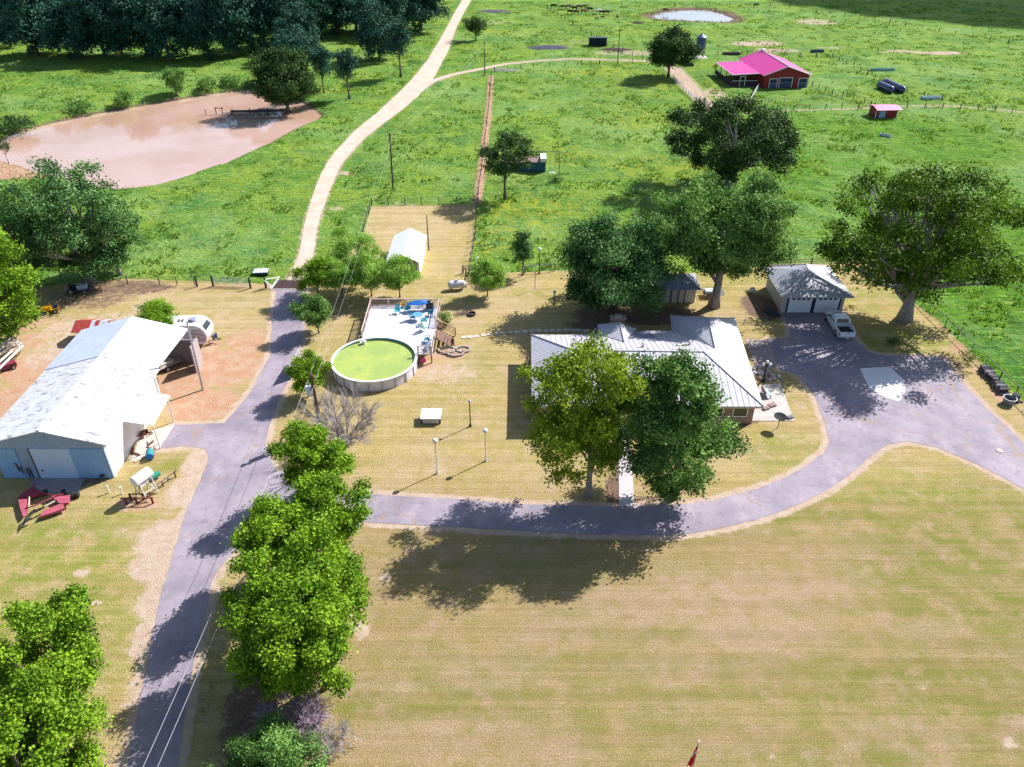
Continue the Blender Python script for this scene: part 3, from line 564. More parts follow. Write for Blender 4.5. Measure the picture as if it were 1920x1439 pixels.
# bare trees and shrubs
def bare(name, label, xy, h, r, seed, col, n0=9, stem=.16, spread=.9, cat='tree', depth=4, wig=.5):
    g = random.Random(seed); o = empty(name, (xy[0], xy[1], 0), 0, label, cat); tw = MB(); tk = MB()
    def grow_(p, d, L, rad, lev):
        q = p+d*L*.5+Vector((g.uniform(-1, 1), g.uniform(-1, 1), g.uniform(-.5, .6)))*L*.10; e = q+(d+Vector((g.uniform(-1, 1), g.uniform(-1, 1), g.uniform(-.3, .7)))*.22*wig).normalized()*L*.5
        rad = max(rad, .013); (tk if lev >= depth-1 else tw).tube([p, q, e], [rad, rad*.85, rad*.7], 6 if lev > 2 else 3, False)
        if lev <= 0: return
        for _ in range(4 if lev > 1 else 6):
            dd = (d+Vector((g.gauss(0, 1), g.gauss(0, 1), g.gauss(.12, .8)))*.5*wig*1.15).normalized(); s = g.uniform(.25, 1)
            grow_(p.lerp(e, s) if s < .9 else e, dd, L*g.uniform(.6, .82), rad*.52, lev-1)
    for i in range(n0):
        a = 2*PI*i/n0+g.uniform(-.3, .3); d = Vector((math.cos(a)*spread, math.sin(a)*spread, g.uniform(.6, 1.3))).normalized()
        grow_(Vector((0, 0, h*.12)), d, h*.38, stem*.62, depth)
    tk.tube([(0, 0, -.1), (0, 0, h*.08), (0, 0, h*.16)], [stem*2.2, stem*1.5, stem*1.2], 9)
    tw.build('twigs', col, o); tk.build('trunk', col, o, True); return o
TWIG = M((.40, .36, .36), .9, var=.4, scale=3); TWIGP = M((.44, .34, .42), .9, var=.4, scale=3)
bare('bare_tree', 'leafless grey tree with a dense round head of twigs in front of the pool', G(650,835), 5.6, 2.4, 5, TWIG, 9, .13, .85)
x, y = at(548, 1372, .3); bare('bare_shrub', 'tangled leafless purple grey shrub at the close end of the maple row', (x, y), 3.4, 2, 6, TWIGP, 15, .06, 1.5, 'shrub', 4, 1.0)
x, y = at(625, 1395, .3); bare('bare_shrub', 'small wispy pale leafless shrub beside the purple grey one', (x, y), 2.2, 1.4, 9, TWIG, 9, .03, 1.5, 'shrub', 3, 1.1)

# woods beyond the pond: four tree shapes, copied
def wood_proto(seed, h, r, cb, shape, n, mat='wood', leaf=.62):
    return tree('woodland_tree', 'x', (0, -3000), h, r, mat, cb, 34, .30, leaf, n, .33, seed, shape=shape, inner=.45, nb=10)
wp = [wood_proto(201, 20, 8.4, .01, 'round', 13000), wood_proto(202, 24, 7.6, .02, 'egg', 13000), wood_proto(203, 17, 7.4, .0, 'round', 11000), wood_proto(204, 18, 4.6, .38, 'egg', 4600, 'wood', .5)]
front = [(20,88,2),(72,104,0),(112,98,1),(150,112,0),(196,104,2),(232,110,1),(276,106,0),(318,114,2),(352,104,1),(392,112,0),(440,108,1),(478,98,2),(60,60,1)]
gap = [(498,84,3),(655,185,3),(752,145,3),(608,178,3),(712,112,2),(688,96,3),(570,112,2),(536,92,1)]
back = [(600,74,1),(632,66,0),(668,56,1),(700,62,2),(738,66,0),(764,50,1),(790,58,0),(772,30,2),(730,28,1),(690,22,0),(650,30,1),(610,32,2),(566,52,0),(530,44,1),(484,50,0),(446,54,2),(404,46,1),(362,52,0),(322,42,1),(282,56,2),(240,40,0),(200,54,1),(160,44,0),(120,50,2),(82,30,1),(36,36,0),(-10,60,1),(-30,30,2),
        (50,4,0),(110,8,1),(170,0,2),(230,6,0),(290,-2,1),(350,6,0),(410,0,2),(470,8,1),(530,2,0),(590,4,1),(650,-4,0),(710,2,2),(768,6,1),(20,-20,1),(800,18,0)]
lbl = {'f': ('dark tree in the front row of the woods beyond the brown pond', 'front row of the woods'), 'b': ('dark tree in the depth of the woods, behind their front row', 'trees deep in the woods')}
gl = ['tall bare trunked pine at the right end of the front row of woods', 'slender pine standing apart on the slope right of the pond, nearest the dirt road bend', 'dark pine standing out in front of the woods closest to the dirt road', 'slender pine close behind the dense tree at the pond end',
      'bushy dark tree at the woods edge between the two pines by the road', 'thin pine in the woods edge shade left of the bushy one', 'dark bushy tree right of the dense tree at the pond end', 'dark tree at the woods edge above the dense pond tree']
used = set(); rr = random.Random(5)
def put(i, x, y, s, lb, gp):
    p = wp[i]; o = p if i not in used else copy_tree(p); used.add(i)
    o.location = (x, y, 0); o.rotation_euler = (0, 0, rr.uniform(0, 6.28)); o.scale = (s*rr.uniform(.9, 1.1),)*2+(s,); o['label'] = lb; o['group'] = gp
for k, (a, b, i) in enumerate(gap): x, y = G(a, b); put(i, x, y, .62 if k in (1, 3) else (.75 if k == 2 else .85), gl[k], 'pines and trees at the woods edge')
ORD = ['first', 'second', 'third', 'fourth', 'fifth', 'sixth', 'seventh', 'eighth', 'ninth', 'tenth', 'eleventh', 'twelfth', 'thirteenth', 'fourteenth', 'fifteenth', 'sixteenth', 'seventeenth', 'eighteenth', 'nineteenth', 'twentieth']
for n_, (a, b, i) in enumerate(sorted(front)): x, y = G(a, b); put(i, x, y, rr.uniform(.82, 1.05), 'dark tree, %s from the left in the front row of the woods beyond the pond' % ORD[n_], lbl['f'][1])
for a, b, i in back: x, y = G(a, b); put(i, x, y, rr.uniform(.85, 1.05), *lbl['b'])

# ------------------------------------------------------------ buildings
class WB(MB):
    "same, with corners given in world metres; the parent's position is taken off when built"
    def build(s, name, mat, parent, smooth=False):
        l = Vector((0, 0, 0)); p = parent
        while p is not None: l += p.location; p = p.parent
        s.v = [tuple(Vector(v)-l) for v in s.v]; return mesh_obj(name, s.v, s.f, mat, parent, smooth)
def roof_part(name, faces, mats, parent, th=.12):
    "faces: (corners, material index); thin slabs under one mesh"
    w_ = WB(); idx = []
    for pts, mi in faces:
        k = len(w_.f); w_.slab(pts, th); idx += [mi]*(len(w_.f)-k)
    o = w_.build(name, mats[0], parent)
    for m in mats[1:]: o.data.materials.append(m)
    o.data.polygons.foreach_set('material_index', idx); return o
def prism_wall(parent, x0, x1, y0, y1, z1, mat, t=.18, name='wall', gable=None):
    w_ = WB(); w_.b(x0, x1, y0, y0+t, 0, z1); w_.b(x0, x1, y1-t, y1, 0, z1); w_.b(x0, x0+t, y0+t, y1-t, 0, z1); w_.b(x1-t, x1, y0+t, y1-t, 0, z1)
    if gable:
        xr, zr = gable
        for y in (y0, y1-t): w_.add([(x0, y, z1), (x1, y, z1), (xr, y, zr), (x0, y+t, z1), (x1, y+t, z1), (xr, y+t, zr)], [(0,1,2),(5,4,3),(0,3,4,1),(1,4,5,2),(2,5,3,0)])
    return w_.build(name, mat, parent)
RX = rib_mat('metal_roof', (.50, .49, .56), 'X', .55, .5, dirt=(.36, .35, .42), dirt_amt=.35, line=.35); RY = rib_mat('metal_roof', (.50, .49, .56), 'Y', .55, .5, dirt=(.36, .35, .42), dirt_amt=.35, line=.35)
RIDGE = M((.62, .62, .68), .5, var=.1)
BRICK, nt_, bs_ = newmat('brick')
bt = nt_.nodes.new('ShaderNodeTexBrick'); bt.inputs['Color1'].default_value = (.24, .12, .095, 1); bt.inputs['Color2'].default_value = (.36, .20, .16, 1); bt.inputs['Mortar'].default_value = (.45, .40, .37, 1); bt.inputs['Scale'].default_value = 3.2
tc_ = nt_.nodes.new('ShaderNodeTexCoord'); mp_ = nt_.nodes.new('ShaderNodeMapping'); mp_.inputs['Rotation'].default_value = (PI/2, 0, 0); nt_.links.new(tc_.outputs['Object'], mp_.inputs[0]); nt_.links.new(mp_.outputs[0], bt.inputs['Vector'])
nt_.links.new(mix(nt_, math_n(nt_, 'MULTIPLY', noise_fac(nt_, 1.5, 5, .6, .4, .7), .5), bt.outputs[0], (.16, .085, .07)), bs_.inputs['Base Color']); bs_.inputs['Roughness'].default_value = .9

def window(parent, x0, x1, z0, z1, y, t=.05):
    "window in a wall that faces -Y"
    f = WB().b(x0-.08, x1+.08, y-t, y, z0-.08, z0).b(x0-.08, x1+.08, y-t, y, z1, z1+.08).b(x0-.08, x0, y-t, y, z0, z1).b(x1, x1+.08, y-t, y, z0, z1).build('window', WHITE, parent)
    WB().b(x0, x1, y-.02, y-.004, z0, z1).build('pane', GLASS, f)
# long house
hs = empty('house', (13, 67.7, 0), 0, 'long low brick house with a pale ribbed metal hip roof and a rear wing', 'house')
k_ = .285
def bz(y): return 4.6-k_*(y-67.8)
A_, B_, C_, D_, E_ = (1.9, 60.9, 2.65), (24.1, 60.8, 2.65), (25.5, 78.2, 2.65), (18.2, 78.9, 2.65), (2.1, 74.3, 2.75)
R1, R2, W0, W1 = (6.3, 67.9, 4.6), (19.5, 67.6, 4.6), (20.9, 68.6, 4.42), (21.5, 74.7, 4.45)
roof = roof_part('roof', [([A_, B_, R2, R1], 0), ([A_, R1, E_], 1), ([R1, R2, W0, (18.0, 76.0, bz(76)), (9.7, 76.0, bz(76)), (9.6, 74.3, 2.75), E_], 0), ([B_, C_, W1, W0, R2], 1), ([C_, D_, W1], 0), ([D_, (18.0, 76.0, bz(76)), W0, W1], 1),
   ([(9.6, 74.3, 2.82), (11.9, 71.2, 3.70), (11.9, 75.2, 3.70), (9.6, 76.3, 2.82)], 1), ([(11.9, 71.2, 3.70), (13.9, 76.2, 2.35), (11.9, 75.2, 3.70)], 1), ([(9.6, 76.3, 2.82), (11.9, 75.2, 3.70), (13.9, 76.3, 2.42)], 0)], [RX, RY], hs)
rc_ = WB()
for a, b in ((R1, R2), (A_, R1), (R1, E_), (B_, R2), (W0, W1), (C_, W1), (D_, W1), ((11.9, 71.2, 3.7), (11.9, 75.2, 3.7)), ((9.6, 76.3, 2.82), (11.9, 75.2, 3.7))): rc_.tube([(a[0], a[1], a[2]+.01), (b[0], b[1], b[2]+.01)], .075, 6)
rc_.build('ridge_cap', M((.36, .37, .42), .5, var=.2), roof)
WB().slab([(13.3, 75.9, bz(75.9)+.02), (13.5, 73.0, bz(73)+.02), (15.6, 73.0, bz(73)+.02), (15.4, 75.9, bz(75.9)+.02)], .015).build('skylight_panel', rib_mat('translucent_sheet', (.26, .29, .40), 'X', .3, .4), roof)
for x, y in ((10.2, 69.2), (13.6, 69.4), (18.6, 70.2)):
    z = bz(y); v = WB().tube([(x, y, z-.1), (x, y, z+.35)], .07, 10).lathe((x, y, z+.35), [(.001, 0), (.17, .02), (.15, .12), (.001, .17)], 12); v.box((x, y, z+.03), (.34, .34, .05)); v.build('roof_vent', STEEL, roof)
ch = WB(); ch.b(11.1, 12.7, 76.35, 77.15, 0, 3.5); cho = ch.build('chimney', BRICK, hs)
WB().b(11.02, 12.78, 76.28, 77.22, 3.5, 3.62).b(11.5, 12.3, 76.5, 77.0, 3.62, 3.85).build('chimney_cap', M((.34, .27, .25), .9), cho)
prism_wall(hs, 2.6, 23.6, 61.6, 73.7, 2.55, BRICK); 
WB().b(18.8, 24.6, 73.7, 77.6, 0, 2.5).build('wing_wall', BRICK, hs); WB().b(10.2, 18.79, 73.7, 75.4, 0, 2.2).build('rear_wall', BRICK, hs)
sf = WB(); sf.b(2.0, 23.9, 60.95, 61.59, 2.42, 2.50); sf.b(2.0, 24.0, 60.86, 60.94, 2.36, 2.56); sf.build('soffit', M((.55, .47, .36), .7), hs)
for x in (4.2, 7.4, 15.5, 19.2, 21.6): window(hs, x, x+1.3, .95, 2.05, 61.6)
dr = WB().b(10.8, 11.8, 61.54, 61.6, .05, 2.1).build('door', M((.42, .10, .06), .5), hs); WB().b(11.64, 11.7, 61.49, 61.54, 1.0, 1.1).build('handle', STEEL, dr)
# garage
GCR = M((.52, .49, .47), .75, var=.18)
ga = empty('garage', (36.7, 87.8, 0), 0, 'detached two door garage with cream walls and a grey hipped metal roof', 'garage')
prism_wall(ga, 33.0, 40.5, 84.45, 91.3, 2.5, rib_mat('cream_siding', (.50, .47, .44), 'Y', .6, .7))
e = 2.55; ap = (36.4, 87.1, 4.3); ap2 = (36.9, 89.4, 4.1)
c1, c2, c3, c4 = (32.35, 83.5, e), (41.1, 83.5, e), (41.0, 92.1, e), (32.4, 92.0, e)
gr_ = roof_part('roof', [([c1, c2, ap], 0), ([c2, c3, ap2, ap], 1), ([c3, c4, ap2], 0), ([c4, c1, ap, ap2], 1)], [rib_mat('metal_roof', (.38, .39, .46), 'X', .42, .5, line=.4), rib_mat('metal_roof', (.38, .39, .46), 'Y', .42, .5, line=.4)], ga)
rc_ = WB()
for a, b in ((c1, ap), (c2, ap), (c3, ap2), (c4, ap2), (ap, ap2)): rc_.tube([(a[0], a[1], a[2]+.01), (b[0], b[1], b[2]+.01)], .08, 6)
rc_.build('ridge_cap', RIDGE, gr_); WB().b(33.4, 40.1, 83.62, 84.44, 2.36, 2.43).build('soffit', CREAM, ga)
for x0, x1 in ((33.75, 36.55), (37.0, 39.85)):
    d = WB()
    for i in range(4): d.b(x0, x1, 84.38, 84.44, .03+i*.535, .55+i*.535)
    d = d.build('garage_door', M((.70, .74, .82), .5, var=.06), ga)
    for i in range(4): xx = x0+.32+i*.6; WB().b(xx, xx+.38, 84.36, 84.379, 1.75, 1.98).build('window', GLASS, d)
    WB().b((x0+x1)/2-.08, (x0+x1)/2+.08, 84.34, 84.379, .75, .79).build('handle', DARK, d)
    for xx in (x0-.22, x1+.02): WB().b(xx, xx+.2, 84.37, 84.44, 0, 2.33).build('door_trim', M((.025, .03, .06), .6), ga)
# storage shed behind the big tree
sh_ = empty('garden_shed', (21.2, 88.5, 0), 0, 'small cream shed with a blue grey roof half hidden behind the large trees', 'shed')
prism_wall(sh_, 18.2, 22.9, 86.95, 90.3, 2.1, CREAM)
for x in (19.8, 20.7, 21.5): WB().b(x, x+.12, 86.9, 86.94, 0, 2.05).build('wall_trim', M((.03, .03, .05), .6), sh_)
d = WB().b(19.95, 20.66, 86.91, 86.945, .05, 1.98).b(20.83, 21.46, 86.91, 86.945, .05, 1.98).build('door', M((.58, .55, .50), .6), sh_); WB().b(20.5, 20.56, 86.86, 86.91, .95, 1.1).build('handle', DARK, d)
c1, c2, c3, c4, a1, a2 = (17.8, 86.4, 2.15), (23.4, 86.4, 2.15), (23.4, 90.8, 2.15), (17.8, 90.8, 2.15), (19.8, 88.6, 3.2), (21.6, 88.6, 3.2)
roof_part('roof', [([c1, c2, a2, a1], 0), ([c2, c3, a2], 1), ([c3, c4, a1, a2], 0), ([c4, c1, a1], 1)], [rib_mat('metal_roof', (.28, .32, .46), 'X', .4), rib_mat('metal_roof', (.28, .32, .46), 'Y', .4)], sh_)
# metal barn
BX0, BX1, BY0, BY1 = -45.6, -35.75, 53.45, 73.0; XR, ZR, ZE = -40.55, 5.55, 4.0
ba = empty('metal_barn', (-40.6, 63, 0), 0, 'long white metal barn with a worn roof and shade-tinted blue front beside the drive', 'barn')
WB().b(-45.4, -36, 65.3, 65.4, 0, 3.6).build('inner_wall', WOOD, ba)
SIDE = rib_mat('white_siding', (.80, .80, .82), 'Y', .3, .5); FRONT = rib_mat('front_siding', (.30, .42, .60), 'X', .22, .6, dirt=(.20, .27, .40), dirt_amt=.5, stretch=(3, 1, .6))  # front siding: the blue of its sky-lit shade is put into the colour
w_ = WB(); t = .15
w_.b(BX1-t, BX1, BY0+t, 65.3, 0, ZE-.08); w_.b(BX0, BX0+t, BY0+t, BY1-t, 0, ZE-.08); w_.build('side_wall', SIDE, ba)
w_ = WB(); w_.b(BX0, BX1, BY0, BY0+t, 0, ZE-.1).add([(BX0, BY0, ZE-.1), (BX1, BY0, ZE-.1), (XR, BY0, ZR-.13), (BX0, BY0+t, ZE-.1), (BX1, BY0+t, ZE-.1), (XR, BY0+t, ZR-.13)], [(0,1,2),(5,4,3),(0,3,4,1),(1,4,5,2),(2,5,3,0)]); w_.build('front_wall', FRONT, ba)
w_ = WB(); w_.b(BX0, BX1+1.2, BY1-t, BY1, 0, 2.9).b(BX0+1, BX1-1, BY1-t, BY1, 3.3, 4.3); w_.build('rear_wall', rib_mat('grey_siding', (.30, .28, .33), 'X', .3, .6), ba)
wd = WB().b(BX1+1.5, BX1+1.66, BY1-2.2, BY1-.16, 0, 3.2).b(BX1+.9, BX1+1.0, BY1-.26, BY1-.16, 0, 3.2); 
for z in (1.1, 2.2): wd.b(BX1, BX1+1.6, BY1-.24, BY1-.16, z, z+.12)
wd.build('rear_frame', M((.40, .34, .34), .8), ba)
PAN = rib_mat('shade_blue_panel', (.24, .45, .78), 'X', .2, .55, dirt=(.28, .37, .52), dirt_amt=.3)  # panel blue includes the sky-lit shade of the front
for x0, x1 in ((-45.5, -43.55), (-38.75, -35.9)): WB().b(x0, x1, BY0-.07, BY0-.004, .05, 3.35).build('sliding_panel', PAN, ba)
rd = WB(); x0, x1 = -42.25, -38.8
for i in range(12): rd.b(x0, x1, BY0-.05, BY0-.004, .04+i*.275, .30+i*.275)
rd = rd.build('roll_up_door', M((.50, .64, .84), .5, var=.08), ba); WB().b(-41.9, -41.8, BY0-.09, BY0-.051, .8, 1.05).build('handle', DARK, rd)  # white door, coloured light blue for the shade it stands in
WB().b(x0-.14, x0-.03, BY0-.08, BY0-.004, 0, 3.4).build('door_rail', M((.12, .10, .10), .7), ba)
WR = rib_mat('worn_white_roof', (.66, .67, .71), 'Y', .3, .5, dirt=(.13, .12, .17), dirt_amt=.8, line=.95, stretch=(.45, 1.7, 1), dscale=1.9)
WR2 = rib_mat('white_roof', (.70, .71, .75), 'Y', .3, .5, dirt=(.5, .5, .55), dirt_amt=.3, line=.9, stretch=(.3, 2, 1)); BR2 = rib_mat('bluish_roof', (.55, .62, .74), 'Y', .3, .45, line=.7, dirt=(.45, .52, .66), dirt_amt=.5)
xl, xr_, y0, ym, y1 = -46.55, -35.1, 53.1, 65.3, 73.25
def rz_(x): return ZR-(ZR-ZE)*abs(x-XR)/5.6
broof = roof_part('roof', [([(xl, y0, rz_(xl)), (XR, y0, ZR), (XR, ym, ZR), (xl, ym, rz_(xl))], 0), ([(XR, y0, ZR), (xr_, y0, rz_(xr_)), (xr_, ym, rz_(xr_)), (XR, ym, ZR)], 0),
    ([(xl, ym-.05, rz_(xl)+.07), (XR, ym-.05, ZR+.07), (XR, y1, ZR+.07), (xl, y1, rz_(xl)+.07)], 2), ([(XR, ym-.05, ZR+.07), (xr_-.2, ym-.05, rz_(xr_)+.09), (xr_+.1, y1, rz_(xr_)+.05), (XR, y1, ZR+.07)], 1)], [WR, WR2, BR2], ba, .1)
WB().tube([(XR, y0, ZR+.02), (XR, ym, ZR+.02), (XR, y1, ZR+.08)], .1, 6).build('ridge_cap', WHITE, broof)
cn = WB().slab([(-35.7, 57.5, 3.35), (-33.1, 57.5, 2.85), (-33.3, 62.4, 2.85), (-35.7, 62.4, 3.35)], .08).build('canopy', WHITE, ba)
for x, y in ((-33.2, 57.7), (-33.4, 61.9)): WB().tube([(x, y, 0), (x, y, 2.8)], .06, 8).build('post', M((.7, .7, .7), .5), cn)
# little shed with the striped roof
ds = empty('tin_shed', (-49.0, 76.2, 0), 0, 'tiny shed with a rusty red and silver striped tin roof beyond the barn', 'shed')
gx, gy = at(140, 648)
x0, y0 = at(150, 640); x0, y0 = x0, y0
prism_wall(ds, x0, x0+3.2, y0, y0+1.9, 1.5, M((.30, .30, .34), .8), .1)
strip, nts, bss = newmat('striped_tin')
tcx = nts.nodes.new('ShaderNodeTexCoord'); sx = nts.nodes.new('ShaderNodeSeparateXYZ'); nts.links.new(tcx.outputs['Object'], sx.inputs[0])
fl = math_n(nts, 'FLOOR', math_n(nts, 'MULTIPLY', sx.outputs[0], 2.1)); wnz = nts.nodes.new('ShaderNodeTexWhiteNoise'); wnz.noise_dimensions = '1D'; nts.links.new(fl, wnz.inputs['W'])
cr = mix(nts, math_n(nts, 'GREATER_THAN', wnz.outputs[0], .5), (.34, .035, .035), (.50, .52, .60)); cr = mix(nts, math_n(nts, 'MULTIPLY', noise_fac(nts, 3, 5, .7, .5, .6), .6), cr, (.30, .13, .06)); nts.links.new(cr, bss.inputs['Base Color']); bss.inputs['Roughness'].default_value = .5
roof_part('roof', [([(x0-.4, y0-.6, 1.5), (x0+3.6, y0-.6, 1.5), (x0+3.6, y0+.95, 2.2), (x0-.4, y0+.95, 2.2)], 0), ([(x0-.4, y0+.95, 2.2), (x0+3.6, y0+.95, 2.2), (x0+3.6, y0+2.3, 1.6), (x0-.4, y0+2.3, 1.6)], 0)], [strip], ds, .06)
ds.location = (x0+1.6, y0+.9, 0)
for o in ds.children:
    for v in o.data.vertices: v.co += Vector((-49.0, 76.2, 0))-ds.location
# greenhouse
gh = empty('greenhouse', (-14.4, 99, 0), 0, 'small white gabled greenhouse in the mown pen behind the garden trees', 'greenhouse')
GW = M((.84, .86, .88), .35, var=.04); prism_wall(gh, -16.5, -12.3, 94.7, 103.2, 2.0, GW, .06, gable=(-14.4, 3.0))
roof_part('roof', [([(-16.75, 94.4, 1.95), (-14.4, 94.4, 3.1), (-14.4, 103.5, 3.1), (-16.75, 103.5, 1.95)], 0), ([(-14.4, 94.4, 3.1), (-12.05, 94.4, 1.95), (-12.05, 103.5, 1.95), (-14.4, 103.5, 3.1)], 0)], [GW], gh, .05)
WB().add([(-16.2, 94.64, .3), (-12.6, 94.64, .3), (-12.6, 94.64, 2.0), (-14.4, 94.64, 2.8), (-16.2, 94.64, 2.0), (-16.2, 94.69, .3), (-12.6, 94.69, .3), (-12.6, 94.69, 2.0), (-14.4, 94.69, 2.8), (-16.2, 94.69, 2.0)], [(0,1,2,3,4),(9,8,7,6,5),(0,5,6,1),(1,6,7,2),(2,7,8,3),(3,8,9,4),(4,9,5,0)]).build('shade_screen', M((.26, .25, .27), .8), gh)
# red barn
rb = empty('red_barn', (61.3, 198.5, 0), R(4), 'red barn with a bright magenta roof, white edging and an open lean to', 'barn')
RED = rib_mat('red_siding', (.30, .012, .022), 'X', .4, .6); MAG = rib_mat('magenta_roof', (.62, .012, .26), 'X', 99, .38, line=.9); WT = M((.75, .76, .80), .5)
L_, Wd = 18.8, 11.1
prism = MB()
for y in (0, L_-.15): prism.b(0, Wd, y, y+.15, 0, 3.1).add([(0, y, 3.1), (Wd, y, 3.1), (5.3, y, 4.9), (0, y+.15, 3.1), (Wd, y+.15, 3.1), (5.3, y+.15, 4.9)], [(0,1,2),(5,4,3),(0,3,4,1),(1,4,5,2),(2,5,3,0)])
prism.b(0, .15, .15, L_-.15, 0, 3.1).b(Wd-.15, Wd, .15, L_-.15, 0, 3.1); prism.build('wall', RED, rb)
mr_ = MB(); mr_.slab([(-.45, -.4, 2.98), (5.3, -.4, 5.05), (5.3, L_+.3, 5.05), (-.45, L_+.3, 2.98)], .1); k1 = len(mr_.f); mr_.slab([(5.3, -.4, 5.05), (Wd+.45, -.4, 2.98), (Wd+.45, L_+.3, 2.98), (5.3, L_+.3, 5.05)], .1); 
ro = mr_.build('roof', MAG, rb)
MB().slab([(-7.3, 2.2, 2.75), (-.46, 2.2, 3.0), (-.46, 16.2, 3.0), (-7.3, 16.2, 2.75)], .09).build('lean_to_roof', MAG, rb)
tr_ = MB()
for a, b in (((-.45, -.42, 2.95), (5.3, -.42, 5.02)), ((5.3, -.42, 5.02), (Wd+.45, -.42, 2.95)), ((-.45, L_+.3, 2.98), (5.3, L_+.3, 5.05)), ((-7.3, 2.16, 2.72), (-.46, 2.16, 2.97)), ((-7.33, 2.2, 2.75), (-7.33, 16.2, 2.75)), ((-7.3, 16.2, 2.75), (-.5, 16.2, 3.02)), ((Wd+.48, -.4, 2.96), (Wd+.48, L_, 2.96)), ((5.3, -.4, 5.08), (5.3, L_+.3, 5.08))): tr_.tube([a, b], .12, 6)
tr_.build('roof_trim', WT, ro); MB().lathe((5.3, L_-.6, 5.0), [(.4, 0), (.4, .5), (.5, .5), (.001, .8)], 10).build('roof_vent', WT, ro)
for x0, x1, nm in ((1.5, 3.3, 'stall_door'), (4.0, 7.0, 'barn_door'), (8.8, 10.8, 'stall_door')):
    z = 2.3 if nm == 'barn_door' else 2.1
    d = MB().b(x0, x1, -.03, -.004, .02, z).build(nm, M((.03, .04, .10), .7), rb)
    MB().b(x0-.15, x0, -.06, -.004, 0, z+.15).b(x1, x1+.15, -.06, -.004, 0, z+.15).b(x0, x1, -.06, -.004, z, z+.15).build('door_trim', WT, d)
    gt = MB(); 
    for i in range(7): xx = x0+(x1-x0)*(i+.5)/7; gt.b(xx-.03, xx+.03, -.07, -.035, .1, z*.55)
    gt.b(x0, x1, -.08, -.03, z*.55, z*.55+.07); gt.build('gate_bars', M((.25, .35, .6), .5, .3), d)
for x, y in ((-7.2, 2.3), (-7.2, 7), (-7.2, 11.6), (-7.2, 16.1), (-3.8, 2.3), (-.7, 2.3)): MB().b(x-.09, x+.09, y-.09, y+.09, 0, 2.72).build('post', M((.14, .03, .05), .8), rb)
MB().b(-7.2, -5.1, 2.25, 2.37, 0, 1.0).b(-3.8, -.7, 2.26, 2.36, 0, 1.0).b(-7.26, -7.14, 2.4, 16, 0, 1.1).build('low_wall', M((.07, .03, .06), .8), rb)
MB().b(-7.1, -.7, 2.2, 2.25, 1.25, 1.38).b(-5.2, -5.05, 2.2, 2.25, 0, 2.3).b(-4.0, -3.85, 2.2, 2.25, 0, 2.3).b(-5.2, -3.85, 2.2, 2.25, 2.3, 2.42).build('door_trim', WT, rb)
# small red shed
ss = empty('pump_shed', (*at(1640, 222), 0), R(4), 'small red shed with a pink roof and a pale blue door in the right pasture', 'shed')
MB().b(0, 4.8, 0, 3, 0, 1.85).build('wall', rib_mat('red_siding', (.32, .012, .03), 'X', .4, .6), ss)
MB().slab([(-.3, -.9, 1.86), (5.5, -.9, 1.86), (5.2, 1.2, 2.35), (-.3, 1.2, 2.35)], .08).slab([(-.3, 1.2, 2.35), (5.2, 1.2, 2.35), (5.2, 3.4, 2.0), (-.3, 3.4, 2.0)], .08).build('roof', M((.60, .14, .30), .5, var=.1), ss)
d = MB().b(.75, 2.2, -.05, -.004, .05, 1.6).build('door', M((.34, .50, .78), .6), ss); MB().b(2.0, 2.08, -.1, -.05, .8, .95).build('handle', DARK, d)
MB().b(-.06, .12, -.06, -.004, 0, 1.8).b(4.68, 4.86, -.06, -.004, 0, 1.8).b(-.07, -.004, 2.85, 3.05, 0, 1.8).build('corner_trim', WT, ss)
# feed bin
fb = empty('grain_bin', (*at(1311, 108), 0), 0, 'tall blue grey steel grain bin on legs beside the round dark tree', 'grain bin')
BL = rib_mat('bin_steel', (.07, .11, .28), 'Z', .5, .35, .4)
MB().lathe((0, 0, 0), [(.15, 1.0), (1.35, 2.6), (1.35, 5.4)], 18).build('tank', BL, fb); MB().lathe((0, 0, 0), [(1.42, 5.4), (.35, 6.1), (.3, 6.3), (.001, 6.35)], 18).build('lid', M((.14, .19, .34), .4, .3), fb)
for i in range(4): a = PI/4+i*PI/2; MB().tube([(1.3*math.cos(a), 1.3*math.sin(a), 0), (1.3*math.cos(a), 1.3*math.sin(a), 3.0)], .07, 6).build('leg', STEEL, fb)
MB().b(1.38, 1.42, -.2, -.15, .3, 5.6).b(1.38, 1.42, .15, .2, .3, 5.6).build('ladder', STEEL, fb)
MB().b(-2, 2, -2, 2, 0, .12).build('base_slab', CONC, fb)

# ------------------------------------------------------------ pool and deck
PC = (-14.92, 71.72); PR = 4.55
po = empty('swimming_pool', (*PC, 0), 0, 'round above ground swimming pool of bright yellow green water with a white wall', 'pool')
WALL = M((.66, .64, .72), .5, var=.15, scale=1.5); MB().lathe((0, 0, 0), [(PR-.05, 0), (PR, .02), (PR, 1.25), (PR-.06, 1.25), (PR-.06, .6)], 64).build('pool_wall', WALL, po)
MB().lathe((0, 0, 0), [(PR-.07, 1.24), (PR-.07, .3), (.01, .3)], 64).build('liner', M((.25, .50, .62), .5), po)
MB().lathe((0, 0, 0), [(PR-.16, 1.26), (PR-.16, 1.30), (PR+.1, 1.30), (PR+.1, 1.24), (PR-.16, 1.26)], 64).build('rim', WHITE, po)
for i in range(20): a = 2*PI*i/20; MB().box((math.cos(a)*(PR+.04), math.sin(a)*(PR+.04), .62), (.09, .12, 1.24), a).build('upright', M((.44, .42, .50), .5), po)
MB().add([(math.cos(2*PI*i/64)*(PR-.08), math.sin(2*PI*i/64)*(PR-.08), 1.0) for i in range(64)], [tuple(range(64))]).build('water', water_mat('green_water', (.37, .44, .10), (.27, .37, .10), .05, 1.5, .12), po)
